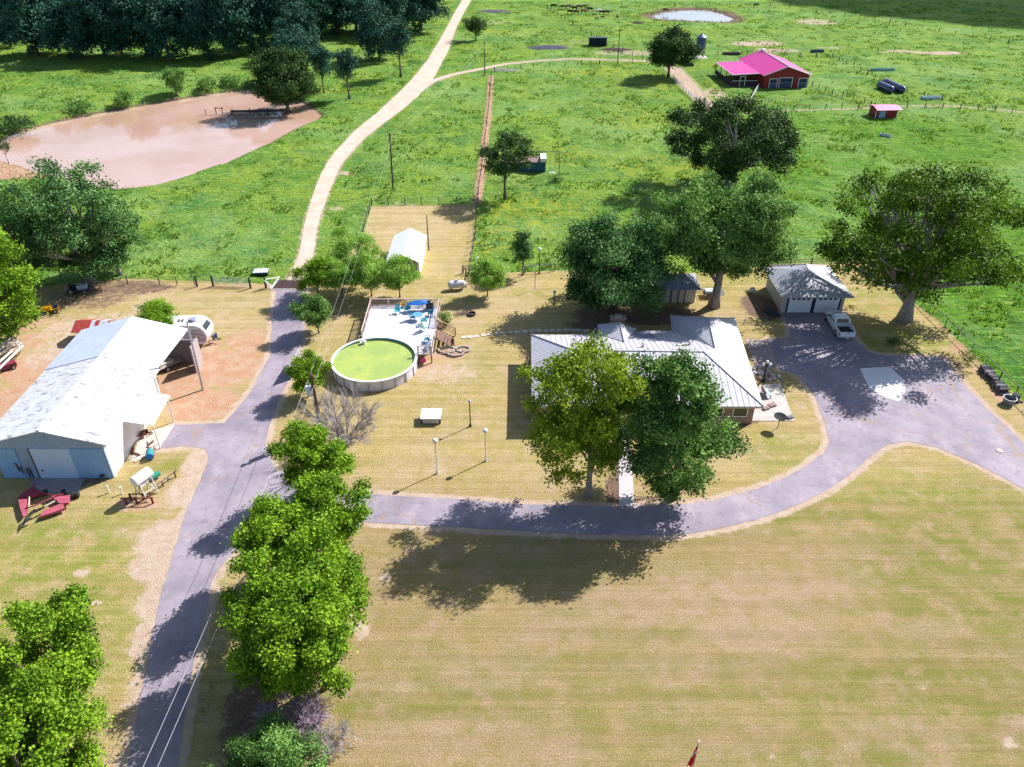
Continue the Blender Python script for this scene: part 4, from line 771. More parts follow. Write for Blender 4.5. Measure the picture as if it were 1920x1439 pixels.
sk = empty('pool_skimmer', (*at(682, 645, 1.0), 0), .3, 'white slide and skimmer unit standing in the pool by the deck corner', 'pool equipment')
MB().tube([(0, 0, .3), (0, 0, 1.15), (.1, 0, 1.4)], .2, 10).b(-.35, .3, -.2, .2, 1.22, 1.3).build('body', WHITE, sk); MB().tube([(-.5, 0, 1.3), (-.4, 0, 2.1), (.0, 0, 2.1), (.1, -.2, 1.3)], .03, 6).build('hand_rail', WHITE, sk)
dk = empty('pool_deck', (-13, 79, 0), 0, 'raised wooden deck bleached white with railings and stairs behind the pool', 'deck')
DZ = 1.2; arc = [(PC[0]+math.cos(R(a))*(PR+.15), PC[1]+math.sin(R(a))*(PR+.15)) for a in range(14, 118, 6)]
DP = [(-8.75, 72.7), (-8.75, 83.9), (-17.1, 83.9), (-16.95, 76.2)] + arc[::-1] + [(-10.3, 72.7)]
dm, ntd, bsd = newmat('bleached_boards')
tcd = ntd.nodes.new('ShaderNodeTexCoord'); spd = ntd.nodes.new('ShaderNodeSeparateXYZ'); ntd.links.new(tcd.outputs['Object'], spd.inputs[0])
frd = math_n(ntd, 'ABSOLUTE', math_n(ntd, 'SUBTRACT', math_n(ntd, 'FRACT', math_n(ntd, 'MULTIPLY', math_n(ntd, 'ADD', spd.outputs[1], 50.0), 6.6)), .5)); gapd = math_n(ntd, 'GREATER_THAN', frd, .46)
cdk = mix(ntd, noise_fac(ntd, 1.2, 5, .7, .35, .7, stretch=(.3, 3, 1)), (.72, .68, .72), (.58, .53, .57)); cdk = mix(ntd, math_n(ntd, 'MULTIPLY', gapd, .5), cdk, (.2, .17, .18)); ntd.links.new(cdk, bsd.inputs['Base Color']); bsd.inputs['Roughness'].default_value = .8
WB().slab([(x, y, DZ) for x, y in DP], .1).build('floor', dm, dk)
for x, y in [(-17, 83.8), (-14.3, 83.8), (-11.5, 83.8), (-8.85, 83.8), (-17, 79.5), (-8.85, 79), (-8.85, 75), (-13, 79.5), (-10.2, 72.8), (-8.85, 72.8), (-15.5, 77.2)]: WB().b(x-.07, x+.07, y-.07, y+.07, 0, DZ-.1).build('support_post', WOOD, dk)
RAIL = M((.62, .52, .50), .8, var=.25); RAILD = M((.30, .20, .17), .85, var=.3)
def railing(p0, p1, z0, z1, parent, h=.95, top=RAIL, step=.16):
    p0 = Vector((*p0, z0)); p1 = Vector((*p1, z1)); L = (p1-p0).length; o = WB(); n = max(1, int(L/2)); up = Vector((0, 0, h))
    for i in range(n+1): p = p0.lerp(p1, i/n); o.b(p.x-.06, p.x+.06, p.y-.06, p.y+.06, p.z, p.z+h+.05)
    r = o.build('railing', top, parent)
    WB().tube([p0+up, p1+up], .06, 4).tube([p0+Vector((0, 0, .12)), p1+Vector((0, 0, .12))], .04, 4).build('hand_rail', top, r)
    o = WB(); m = int(L/step)
    for i in range(m): p = p0.lerp(p1, (i+.5)/m); o.b(p.x-.022, p.x+.022, p.y-.022, p.y+.022, p.z+.1, p.z+h-.03)
    o.build('balusters', RAILD, r)
railing((-17.05, 83.85), (-8.8, 83.85), DZ, DZ, dk); railing((-17.05, 83.8), (-16.95, 76.2), DZ, DZ, dk); railing((-8.8, 83.8), (-8.8, 79.0), DZ, DZ, dk); railing((-8.8, 76.0), (-8.8, 72.8), DZ, DZ, dk); railing((-8.9, 72.8), (-10.3, 72.8), DZ, DZ, dk)
st = WB()
for i in range(6): st.b(-8.7+i*.33, -8.4+i*.33, 76.4, 78.6, DZ-.2*(i+1)-.05, DZ-.2*(i+1))
st.b(-8.74, -8.7, 76.1, 78.9, .9, 1.2); st.build('stairs', M((.33, .20, .16), .85), dk)
railing((-8.6, 76.3), (-6.6, 76.3), DZ-.1, .05, dk, 1.0, M((.50, .30, .24), .8)); railing((-8.6, 78.8), (-6.6, 78.8), DZ-.1, .05, dk, 1.0, M((.50, .30, .24), .8))
def chair(x, y, z, rz, label, col):
    o = empty('deck_chair', (x, y, z), rz, label, 'chair', 'turquoise chairs on the pool deck'); m = M(col, .5, var=.1)
    MB().box((0, 0, .40), (.56, .52, .05), rx=.12).build('seat', m, o); b = MB()
    for i in range(5): b.box((-.22+i*.11, .33, .72), (.09, .03, .72), rx=-.32)
    b.build('backrest', m, o)
    for sx in (-1, 1):
        MB().b(sx*.31-.06, sx*.31+.06, -.3, .36, .6, .63).build('armrest', m, o)
        MB().b(sx*.29-.03, sx*.29+.03, -.28, -.22, 0, .6).build('leg', m, o); MB().box((sx*.29, .22, .3), (.06, .06, .62), rx=-.15).build('leg', m, o)
TQ = (.03, .42, .50)
def dpx(px, py): return at(px, py, DZ)
for (px, py), a, lb, c in [((746, 588), .1, 'bright turquoise chair facing the pool at the deck rear railing, left one', TQ), ((764, 585), -.4, 'turquoise chair beside the flower pot at the rear railing', TQ), ((773, 600), 1.9, 'dark teal chair on the left side of the patio table', (.02, .26, .36)), ((795, 607), 3.4, 'turquoise chair pulled up to the near side of the patio table', TQ),
    ((795, 620), 2.6, 'pale mint chair alone on the open deck below the table', (.30, .56, .48)), ((807, 592), -1.3, 'dark teal chair against the right deck railing', (.02, .22, .34)), ((801, 641), -1.6, 'teal chair nearest the stairs at the narrow end of the deck', (.03, .34, .48)), ((803, 655), -1.7, 'blue chair in the corner of the narrow deck end', (.03, .25, .45))]:
    x, y = dpx(px, py); chair(x, y, DZ, a, lb, c)
x, y = dpx(784, 600); tb = empty('patio_table', (x, y, DZ), 0, 'blue round patio table in the right corner of the pool deck', 'table')
MB().lathe((0, 0, 0), [(.001, .7), (.6, .7), (.6, .74), (.001, .74)], 24).build('table_top', M((.12, .35, .6), .3), tb)
for i in range(4): a = PI/4+i*PI/2; MB().tube([(.45*math.cos(a), .45*math.sin(a), 0), (.4*math.cos(a), .4*math.sin(a), .7)], .025, 6).build('leg', STEEL, tb)
x, y = dpx(797, 581); um = empty('collapsed_umbrella', (x-.7, y-.1, DZ), .2, 'collapsed royal blue umbrella canopy spread over the back of the deck table', 'umbrella')
UB = M((.01, .14, .55), .6); k = []; n = 8; vv = [(0, 0, 1.35)]+[(1.25*math.cos(2*PI*i/n)*(1+.2*(i % 2)), .62*math.sin(2*PI*i/n), .92+.1*(i % 2)) for i in range(n)]
MB().add(vv+[(a, b, c-.03) for a, b, c in vv], [(0, 1+i, 1+(i+1) % n) for i in range(n)]+[(9, 10+(i+1) % n, 10+i) for i in range(n)]+[(1+i, 10+i, 10+(i+1) % n, 1+(i+1) % n) for i in range(n)]).build('canopy', UB, um); MB().tube([(0, 0, 0), (0, 0, 1.4)], .025, 8).build('pole', STEEL, um)
x, y = dpx(808, 580); gl_ = empty('barbecue_grill', (x-.1, y, DZ), 0, 'black barbecue grill in the rear right corner of the deck', 'grill')
MB().b(-.45, .45, -.25, .25, .1, .8).build('cart', DARK, gl_); MB().lathe((0, 0, .8), [(.42, 0), (.4, .2), (.2, .34), (.001, .37)], 14).build('lid', BLACK, gl_)
x, y = dpx(757, 578); fp = empty('flower_pot', (x, y+.1, DZ), 0, 'pot of orange flowers between the two chairs at the deck rear railing', 'flower pot')
MB().lathe((0, 0, 0), [(.001, 0), (.18, 0), (.25, .38), (.001, .36)], 12).build('pot', M((.4, .16, .08), .8), fp); V, rn, _, _ = crown_verts(.36, 1.0, .3, 8, .5, .09, 160, 5); quads_mesh('flowers', V, leaf_mat('petals', (.62, .18, .02), (.20, .30, .03)), fp, rn)
x, y = at(796, 660, .8); ft = tag(MB().lathe((0, 0, 0), [(.16, 0), (.26, .06), (.30, .16), (.26, .26), (.16, .30), (.10, .22), (.10, .08), (.16, 0)], 16).build('swim_ring', M((.85, .06, .35), .5)), 'pink swim ring hanging under the narrow end of the deck', 'swim ring'); ft.location = (x, 72.6, .55); ft.rotation_euler = (PI/2, 0, 0)

# ------------------------------------------------------------ vehicles
def wheel(parent, x, y, r, wd, name='wheel'):
    t = MB(); t.tube([(x, y-wd/2, r), (x, y+wd/2, r)], r, 18); w0 = t.build(name, M((.025, .025, .03), .8), parent)
    MB().tube([(x, y-wd/2-.012, r), (x, y+wd/2+.012, r)], r*.58, 12).build('rim', M((.50, .52, .56), .35, .6), w0); return w0
a, b = Vector(at(1589, 640)), Vector(at(1558, 592)); mid = (a+b)/2; hd = math.atan2((b-a).y, (b-a).x)
tk = empty('pickup_truck', (mid.x-.15, mid.y-.1, 0), hd, 'white double cab pickup truck parked in front of the garage with an empty bed', 'pickup truck')
PAINT = M((.70, .76, .82), .25, var=.05, spec=.6); BW = .97
def loft(secs, mat, name, parent, smooth=False):
    "secs: list of (x, [(y, z), ...]) rings with the same count"
    n = len(secs[0][1]); V = [(x, y, z) for x, ring in secs for y, z in ring]
    Fc = [(i*n+j, i*n+(j+1) % n, (i+1)*n+(j+1) % n, (i+1)*n+j) for i in range(len(secs)-1) for j in range(n)] + [tuple(range(n))[::-1], tuple((len(secs)-1)*n+j for j in range(n))]
    return MB().add(V, Fc).build(name, mat, parent, smooth)
def ring(w0, w1, z0, z1): return [(-w0*.9, z0), (w0*.9, z0), (w0, z0+.12), (w0, (z0+z1)/2+.1), (w1, z1-.05), (w1-.08, z1), (-w1+.08, z1), (-w1, z1-.05), (-w0, (z0+z1)/2+.1), (-w0, z0+.12)]
loft([(2.90, ring(.80, .74, .50, .88)), (2.72, ring(.93, .86, .40, 1.02)), (2.3, ring(BW, .90, .38, 1.10)), (1.35, ring(BW, .93, .38, 1.18)), (1.2, ring(BW, .95, .38, 1.12)), (-.55, ring(BW, .95, .38, 1.12))], PAINT, 'body', tk)
bed = MB(); bed.b(-2.85, -.55, -BW, -BW+.1, .42, 1.12).b(-2.85, -.55, BW-.1, BW, .42, 1.12).b(-.72, -.55, -BW+.1, BW-.1, .5, 1.12).b(-2.85, -.72, -BW+.1, BW-.1, .42, .62); bed.build('bed', PAINT, tk)
MB().b(-2.78, -.73, -BW+.104, BW-.104, .625, .66).build('bed_liner', M((.05, .05, .06), .8), tk)
tg = MB().b(-2.93, -2.86, -BW+.06, BW-.06, .55, 1.13).build('tailgate', PAINT, tk); MB().b(-2.95, -2.931, -.14, .14, .95, 1.02).build('handle', DARK, tg)
loft([(1.25, ring(.88, .86, 1.1, 1.16)), (.62, ring(.90, .74, 1.1, 1.74)), (.30, ring(.91, .73, 1.1, 1.82)), (-.50, ring(.91, .73, 1.1, 1.83)), (-.72, ring(.90, .76, 1.1, 1.60)), (-.80, ring(.90, .86, 1.1, 1.16))], PAINT, 'cab', tk)
MB().add([(1.22, -.78, 1.18), (1.22, .78, 1.18), (.64, .66, 1.74), (.64, -.66, 1.74), (1.26, -.78, 1.21), (1.26, .78, 1.21), (.68, .66, 1.77), (.68, -.66, 1.77)], [(4,5,6,7),(0,3,2,1),(0,1,5,4),(1,2,6,5),(2,3,7,6),(3,0,4,7)]).build('windscreen', GLASS, tk)
MB().add([(-.80, -.72, 1.24), (-.80, .72, 1.24), (-.68, .64, 1.66), (-.68, -.64, 1.66), (-.84, -.72, 1.24), (-.84, .72, 1.24), (-.73, .64, 1.66), (-.73, -.64, 1.66)], [(4,7,6,5),(0,1,2,3),(0,4,5,1),(1,5,6,2),(2,6,7,3),(3,7,4,0)]).build('rear_window', GLASS, tk)
for sy in (-1, 1):
    for x0, x1, x2, x3 in ((.98, .28, .30, .60), (.18, -.55, -.50, .18)):
        y0, y1 = sy*.915, sy*.79
        MB().add([(x0, y0, 1.2), (x1, y0, 1.2), (x2, y1, 1.68), (x3, y1, 1.68), (x0, y0+sy*.02, 1.2), (x1, y0+sy*.02, 1.2), (x2, y1+sy*.02, 1.69), (x3, y1+sy*.02, 1.69)], [(0,1,2,3),(7,6,5,4),(0,4,5,1),(1,5,6,2),(2,6,7,3),(3,7,4,0)]).build('side_window', GLASS, tk)
    dd = MB().b(.25, 1.15, sy*(BW+.004)-.006, sy*(BW+.004)+.006, .48, 1.1).build('door', PAINT, tk); MB().b(.32, .48, sy*(BW+.02)-.01, sy*(BW+.02)+.01, .98, 1.02).build('handle', DARK, dd)
    dd = MB().b(-.50, .21, sy*(BW+.004)-.006, sy*(BW+.004)+.006, .48, 1.1).build('door', PAINT, tk); MB().b(-.42, -.28, sy*(BW+.02)-.01, sy*(BW+.02)+.01, .98, 1.02).build('handle', DARK, dd)
    MB().b(.98, 1.12, sy*1.06-.1, sy*1.06+.1, 1.12, 1.28).build('wing_mirror', DARK, tk)
    MB().b(-2.94, -2.86, sy*.92-.055, sy*.92+.055, .72, 1.02).build('tail_light', M((.40, .01, .02), .3), tk)
    MB().b(2.72, 2.86, sy*.74-.12, sy*.74+.12, .74, .92).build('headlight', M((.8, .8, .8), .1), tk)
    for x in (1.95, -1.75): wheel(tk, x, sy*.86, .40, .26)
MB().b(-3.06, -2.9, -.88, .88, .42, .56).build('rear_bumper', M((.45, .46, .5), .3, .7), tk); MB().b(2.86, 3.0, -.85, .85, .42, .6).build('front_bumper', M((.45, .46, .5), .3, .7), tk)
MB().b(-3.075, -3.062, -.16, .16, .42, .55).build('licence_plate', WHITE, tk)
# travel trailer
cv = empty('travel_trailer', (-38.6, 77.15, 0), 0, 'white travel trailer with a rounded front parked behind the metal barn', 'caravan')
CW = M((.80, .79, .80), .35, var=.08); prof = [(-4.1, .55), (3.75, .55), (3.95, .8), (4.2, 1.35), (4.22, 1.8), (4.0, 2.3), (3.65, 2.7), (3.1, 2.92), (-3.7, 2.92), (-4.05, 2.7), (-4.15, 1.6)]
n = len(prof); MB().add([(x, -1.2, z) for x, z in prof]+[(x, 1.2, z) for x, z in prof], [tuple(range(n)), tuple(range(2*n-1, n-1, -1))]+[(i, i+n, (i+1) % n+n, (i+1) % n) for i in range(n)]).build('body', CW, cv)
MB().add([(4.10, -.9, 2.12), (4.10, .9, 2.12), (3.74, .75, 2.64), (3.74, -.75, 2.64), (4.14, -.9, 2.13), (4.14, .9, 2.13), (3.78, .75, 2.67), (3.78, -.75, 2.67)], [(4,5,6,7),(0,3,2,1),(0,1,5,4),(1,2,6,5),(2,3,7,6),(3,0,4,7)]).build('front_window', GLASS, cv)
d = MB().b(.5, 1.25, -1.23, -1.204, .7, 2.6).build('door', M((.76, .75, .78), .4), cv); MB().b(.72, 1.08, -1.25, -1.231, 1.7, 2.2).build('window', GLASS, d); MB().b(1.12, 1.18, -1.26, -1.231, 1.4, 1.5).build('handle', DARK, d)
for x0, x1 in ((-.6, .2), (-2.8, -1.9)): f = MB().b(x0, x1, -1.225, -1.204, 1.55, 2.1).build('window', DARK, cv); MB().b(x0+.05, x1-.05, -1.24, -1.226, 1.6, 2.05).build('pane', GLASS, f)
MB().add([(1.6, -1.215, .7), (3.9, -1.215, .75), (4.1, -1.215, 1.5), (3.6, -1.215, 2.45), (1.6, -1.215, 2.4), (1.6, -1.203, .7), (3.9, -1.203, .75), (4.1, -1.203, 1.5), (3.6, -1.203, 2.45), (1.6, -1.203, 2.4)], [(0,1,2,3,4),(9,8,7,6,5),(0,5,6,1),(1,6,7,2),(2,7,8,3),(3,8,9,4),(4,9,5,0)]).build('side_panel', M((.55, .50, .55), .4), cv)
gsw = MB()
for pts in ([(1.7, 2.2), (2.6, 1.9), (3.9, 1.7)], [(1.9, 1.4), (2.7, 1.0), (3.9, 1.2)], [(2.4, 1.6), (2.9, 1.3), (3.4, 1.45)]): gsw.tube([(x, -1.22, z) for x, z in pts], .03, 4)
gsw.build('stripe', M((.16, .11, .14), .4), cv)
for x in (-1.2, 2.55): MB().lathe((x, 0, 2.93), [(.48, 0), (.52, .12), (.40, .28), (.001, .30)], 14).build('air_conditioner', M((.30, .33, .46), .5), cv)
for x in (.9, 1.3): MB().b(x, x+.22, -.3, .1, 2.93, 3.05).build('roof_vent', M((.10, .10, .14), .5), cv)
for x in (-.9, -.1):
    for y in (-1.08, 1.08): wheel(cv, x, y, .34, .22)
MB().tube([(3.9, -.5, .5), (5.2, 0, .5)], .05, 6).tube([(3.9, .5, .5), (5.2, 0, .5)], .05, 6).build('hitch', DARK, cv); MB().tube([(4.45, -.1, .55), (4.45, -.1, 1.1)], .17, 10).tube([(4.6, .25, .55), (4.6, .25, 1.1)], .17, 10).build('gas_bottle', M((.08, .09, .2), .4), cv)
def trailer(xy, rz, label, L=3.2, wd=1.6, col=WOOD, load=None):
    t = empty('utility_trailer', (*xy, 0), rz, label, 'trailer')
    MB().b(-L/2, L/2, -wd/2, wd/2, .5, .58).build('deck', col, t); f = MB()
    for sy in (-1, 1): f.tube([(-L/2, sy*wd/2, .6), (-L/2, sy*wd/2, .95), (L/2, sy*wd/2, .95), (L/2, sy*wd/2, .6)], .03, 5)
    f.tube([(L/2, -wd/2, .95), (L/2, wd/2, .95)], .03, 5); f.build('side_rail', STEEL, t); MB().tube([(L/2, -wd/3, .5), (L/2+1.3, 0, .5), (L/2, wd/3, .5)], .045, 6).build('drawbar', DARK, t)
    for y in (-wd/2-.14, wd/2+.14): wheel(t, 0, y, .33, .18)
    if load: MB().box((.2, 0, .75), (1.7, 1.0, .34), .1).box((-.4, .1, .95), (.8, .6, .2), -.3).build('load', load, t)
    return t
trailer(at(308, 692), R(50), 'flat utility trailer loaded with boards under the open side of the barn', 3.6, 1.6, M((.50, .42, .38), .8), M((.62, .58, .50), .8))
trailer(at(1336, 556), R(175), 'small dark trailer between the garden shed and the forked tree trunk', 2.6, 1.3, M((.12, .13, .15), .7), M((.5, .52, .56), .6))
wb_ = empty('work_bench', (*at(281, 725), 0), R(60), 'pale metal rack standing against the barn under its open side', 'bench')
# yellow riding mower, implement under the trees
rm = empty('riding_mower', (*at(95, 586), 0), R(200), 'yellow riding mower parked at the edge of the trees left of the barn', 'riding mower'); YE = M((.75, .42, .01), .4)
MB().b(-.2, .9, -.35, .35, .35, .85).b(.9, 1.1, -.3, .3, .4, .7).build('hood', YE, rm); MB().b(-1.0, -.2, -.5, .5, .35, .55).build('fender', YE, rm); MB().b(-.85, -.4, -.25, .25, .56, .68).b(-.95, -.85, -.25, .25, .56, 1.0).build('seat', M((.03, .05, .16), .6), rm)
MB().tube([(-.1, 0, .8), (-.25, 0, 1.05)], .03, 6).lathe((-.27, 0, 1.06), [(.15, 0), (.18, .02), (.15, .04), (.13, .02), (.15, 0)], 12).build('steering_wheel', BLACK, rm)
for x, r in ((.75, .2), (-.65, .28)):
    for y in (-.5, .5): wheel(rm, x, y, r, .2)
im = empty('lawn_tractor', (*at(150, 548), 0), R(10), 'dark blue lawn tractor in deep shade beneath the large pecan', 'lawn tractor'); NB = M((.03, .05, .14), .4)
MB().b(-1.4, 1.4, -.6, .6, .35, .5).build('mower_deck', NB, im); MB().b(-.1, 1.0, -.4, .4, .5, 1.05).build('hood', M((.35, .42, .6), .4), im); MB().b(-.9, -.4, -.3, .3, .5, .8).b(-1.0, -.9, -.3, .3, .6, 1.25).build('seat', BLACK, im)
for x, r in ((.8, .28), (-.8, .4)):
    for y in (-.66, .66): wheel(im, x, y, r, .24)
# red rotary cutter in front of the barn
rc = empty('rotary_cutter', (*at(85, 950), 0), 0, 'red folding rotary cutter with a black drawbar on the grass before the barn', 'farm implement')
def cslab(parent, pts, z, t, mat, name):
    V = [(*at(a, b, z), z) for a, b in pts]; return WB().slab(V[::-1], t).build(name, mat, parent)
RP = M((.34, .035, .07), .6, var=.4, scale=3); RP2 = M((.42, .09, .14), .6, var=.3, scale=3)
cslab(rc, [(34,936),(52,934),(51,958),(43,968),(38,955)], .5, .18, RP2, 'left_wing'); cslab(rc, [(34,934),(41,925),(60,914),(82,923),(66,930),(50,932)], .5, .2, RP, 'rear_deck')
cslab(rc, [(94,928),(112,930),(130,929),(129,943),(112,944),(104,938)], .55, .22, RP2, 'centre_deck'); cslab(rc, [(74,969),(82,957),(117,943),(122,953),(100,961)], .5, .2, RP2, 'right_wing')
def pz(a, b, z): return (*at(a, b, z), z)
WB().tube([pz(106, 938, .7), pz(80, 952, .7), pz(60, 962, .6), pz(40, 990, .4)], [.09, .09, .08, .05], 6).tube([pz(66, 955, .6), pz(50, 968, .6), pz(42, 985, .4)], .07, 6).tube([pz(60, 972, .5), pz(48, 978, .5)], .1, 6).build('drawbar', BLACK, rc)
WB().tube([pz(103, 940, .75), pz(78, 953, .7)], .07, 8).tube([pz(55, 932, .6), pz(54, 952, .6)], .06, 6).build('drive_shaft', M((.55, .48, .38), .7), rc)
WB().tube([pz(80, 925, .55), pz(100, 930, .7), pz(120, 926, .6)], .06, 6).tube([pz(62, 915, .6), pz(62, 906, 1.1), pz(68, 918, .5)], .05, 6).tube([pz(48, 953, .55), pz(68, 948, .8), pz(104, 930, .7)], .05, 6).build('frame', RP, rc)
for a_, b_ in ((133, 930), (142, 928), (82, 924), (116, 924)): WB().tube([pz(a_, b_, .3), pz(a_+6, b_-1, .3)], .28, 12).build('wheel', M((.03, .03, .03), .8), rc)
# fuel tank on its stand, bench frame, barrels
fx, fy = at(277, 928); tn = empty('fuel_tank', (fx, fy, 0), R(62), 'white cylindrical fuel tank on a pale metal stand beside the drive', 'tank')
pr = [(0, -.95), (.3, -.93), (.46, -.85), (.48, -.8), (.48, .8), (.46, .85), (.3, .93), (0, .95)]
MB().tube([(z, 0, 2.05) for r_, z in pr], [max(r_, .01) for r_, z in pr], 20).build('tank', M((.80, .80, .80), .4, var=.12), tn)
for x in (-.6, .6):
    for y in (-1, 1): MB().tube([(x, y*.65, 0), (x, y*.36, 1.75)], .05, 6).build('leg', M((.7, .7, .72), .6), tn)
MB().tube([(-.6, -.5, .7), (.6, -.5, .7)], .04, 6).tube([(-.6, .5, .7), (.6, .5, .7)], .04, 6).tube([(-.6, -.6, .3), (-.6, .55, .9)], .035, 6).tube([(.6, -.6, .3), (.6, .55, .9)], .035, 6).b(-.7, .7, -.3, .3, 1.5, 1.58).build('brace', M((.7, .7, .72), .6), tn)
MB().tube([(-.6, -.3, 1.6), (-.9, -.4, 1.0), (-.7, -.7, .3), (-.4, -.8, .8)], .03, 6).build('hose', BLACK, tn)
rk = empty('rusty_frame', (*at(262, 945), 0), R(2), 'low rusty angle iron frame on stubby legs in front of the fuel tank', 'frame')
MB().b(-1.5, 1.3, -.05, .05, .62, .70).b(-1.0, 1.3, .5, .58, .62, .7).build('rail', RUST, rk)
for x, y in ((-1.1, 0), (-.2, 0), (1.15, 0), (.2, .5), (-.9, .5)): MB().b(x-.07, x+.07, y-.06, y+.06, 0, .62).build('leg', RUST, rk)
ld_ = empty('pipe_rack', (*at(303, 915), 0), R(62), 'long dark iron rail on short legs sloping away beside the fuel tank', 'rack')
MB().tube([(-1.6, 0, .55), (1.9, 0, .6)], .06, 5).tube([(1.6, -.2, .75), (2.0, .2, .75)], .05, 5).build('rail', M((.16, .12, .12), .8), ld_)
for x in (-1.2, .2, 1.6): MB().b(x-.05, x+.05, -.05, .05, 0, .58).build('leg', RUST, ld_)
gb = empty('green_barrel', (*at(294, 898), 0), R(50), 'green plastic container sitting behind the fuel tank stand', 'container'); MB().tube([(-.35, 0, .4), (.35, 0, .45)], .26, 12).build('body', M((.02, .30, .20), .5), gb)
br = empty('blue_barrel', (*at(283, 858), 0), R(-70), 'blue and green plastic barrel lying on its side with its open end showing', 'barrel')
MB().tube([(-.45, 0, .38), (.44, 0, .40)], .36, 18).build('body', M((.03, .24, .26), .5), br); MB().tube([(.44, 0, .40), (.50, 0, .40)], .34, 18).build('open_end', M((.03, .18, .62), .4), br)
for p, h, lb in (((205, 924), .75, 'short white pipe standing alone in the grass left of the fuel tank'), ((230, 926), .7, 'thin white pipe standing at the left end of the rusty frame')):
    t_ = empty('standpipe', (*at(*p), 0), 0, lb, 'pipe'); MB().tube([(0, 0, 0), (0, 0, h)], .06, 8).build('riser', WHITE, t_); MB().tube([(0, 0, h), (0, 0, h+.06)], .09, 8).build('cap', WHITE, t_)
jk = empty('scrap_pile', (*at(262, 852), 0), 0, 'scattered boards and rusty scrap lying along the barn beside the blue barrel', 'scrap')
g_ = random.Random(3)
for i in range(12): mb = MB().box((g_.uniform(-1.4, 1.3), g_.uniform(-.9, 1.6), .08+.05*i % .2), (g_.uniform(.5, 1.4), g_.uniform(.08, .25), .06), g_.uniform(0, 3)); mb.build('board', [RUST, CREAM, WOOD][i % 3], jk)
wbw = empty('wheelbarrow', (*at(270, 820), 0), .6, 'rusty wheelbarrow standing on the pale pad beside the barn wall', 'wheelbarrow')
MB().add([(-.5, -.35, .55), (.5, -.35, .6), (.5, .35, .6), (-.5, .35, .55), (-.3, -.2, .3), (.3, -.2, .3), (.3, .2, .3), (-.3, .2, .3)], [(4,5,6,7),(0,1,5,4),(1,2,6,5),(2,3,7,6),(3,0,4,7)]).build('tray', RUST, wbw); MB().tube([(-1, -.3, .6), (.6, -.15, .25)], .03, 5).tube([(-1, .3, .6), (.6, .15, .25)], .03, 5).build('handle', WOOD, wbw); wheel(wbw, .65, 0, .2, .08)
lb_ = empty('leaning_boards', (*at(50, 897), 0), 0, 'dark boards and a red tool leaning on the front of the barn', 'boards')
for i, (x, h, c) in enumerate(((0, 1.9, DARK), (.25, 1.5, RUST), (.7, 1.2, DARK), (.95, 1.4, DARK))): MB().box((x-.3, -.05, h/2-.02), (.1, .05, h), 0, .12).build('board', c, lb_)
tr2 = empty('stool', (*at(196, 897), 0), 0, 'small dark stool by the right front corner of the barn', 'stool')
MB().b(-.2, .2, -.35, -.05, .45, .5).build('seat', DARK, tr2)
for x in (-.18, .18):
    for y in (-.33, -.07): MB().b(x-.02, x+.02, y-.02, y+.02, 0, .45).build('leg', DARK, tr2)
# wb_ rack parts
MB().b(-1, 1, -.3, .3, .8, .86).build('top', CREAM, wb_)
for x in (-.9, .9):
    for y in (-.25, .25): MB().b(x-.03, x+.03, y-.03, y+.03, 0, .8).build('leg', STEEL, wb_)
# pale pipes on racks at the left edge
pp = empty('pipe_stack', (*at(18, 668), 0), 0, 'stack of long pale pipes on a rack at the left edge above the barn', 'pipes')
for i, (a_, b_, c_, d_) in enumerate(((-20, 668, 30, 636), (-20, 678, 34, 640), (-14, 690, 40, 643), (-22, 662, 22, 634), (-8, 698, 43, 648))): WB().tube([pz(a_, b_, .75+.1*(i % 2)), pz(c_, d_, .9)], .13, 8).build('pipe', M((.66, .62, .58), .6, var=.25), pp)
for a_, b_ in ((38, 660), (0, 700), (12, 680)): WB().tube([pz(a_, b_, 0), pz(a_, b_, .8)], .06, 6).build('rack_leg', M((.12, .08, .08), .8), pp)
rd_ = empty('red_cart', (*at(12, 694), 0), R(40), 'dark red box cart under the lower end of the pale pipes', 'cart'); MB().b(-1.1, 1.1, -.4, .4, .3, .75).build('body', M((.22, .03, .06), .6), rd_)
for x in (-.7, .7): wheel(rd_, x, -.45, .25, .1); wheel(rd_, x, .45, .25, .1)

# ------------------------------------------------------------ poles, wires and lamps
def pole(px, py, top, r, label, mat=POST, arm=True, cat='utility pole', dx=0):
    h = topz(px, py, top); x, y = at(px, py); p = empty('utility_pole', (x, y, 0), 0, label, cat)
    MB().tube([(0, 0, 0), (dx*.5, 0, h*.5), (dx, 0, h)], [r, r*.9, r*.7], 10).build('post', mat, p)
    if arm: MB().tube([(dx, 0, h-.25), (dx, 0, h-.1)], r*1.2, 8).b(-.35, .35, -.05, .05, h-.5, h-.38).build('crossarm', mat, p)
    return Vector((x+dx, y, h))
PT1 = pole(603, 815, 702, .17, 'brown utility pole carrying a grey transformer beside the drive', M((.13, .075, .05), .9))
tf = [o for o in COL.objects if o.name.startswith('utility_pole') and o.type == 'EMPTY'][-1]
MB().tube([(-.45, -.1, PT1.z-2.2), (-.45, -.1, PT1.z-1.3)], .28, 12).build('transformer', M((.58, .62, .68), .4), tf); MB().tube([(-.45, -.1, PT1.z-1.3), (-.35, -.1, PT1.z-.9)], .05, 6).b(-.5, 0, -.14, -.06, PT1.z-1.7, PT1.z-1.6).build('bracket', STEEL, tf)
PT2 = pole(737, 355, 250, .15, 'dark utility pole in the meadow between the dirt road and the fence', dx=.25); PT3 = pole(909, 142, 79, .14, 'utility pole where the two dirt roads part'); PT4 = pole(1158, 118, 55, .14, 'utility pole by the track gate with a small blue box on it')
pole(381, 731, 604, .13, 'leaning silver metal pole beside the barn yard', M((.48, .44, .50), .5, .3), False, 'pole', .15); pole(804, 470, 404, .09, 'thin dark pole beside the greenhouse', arm=False, cat='pole')
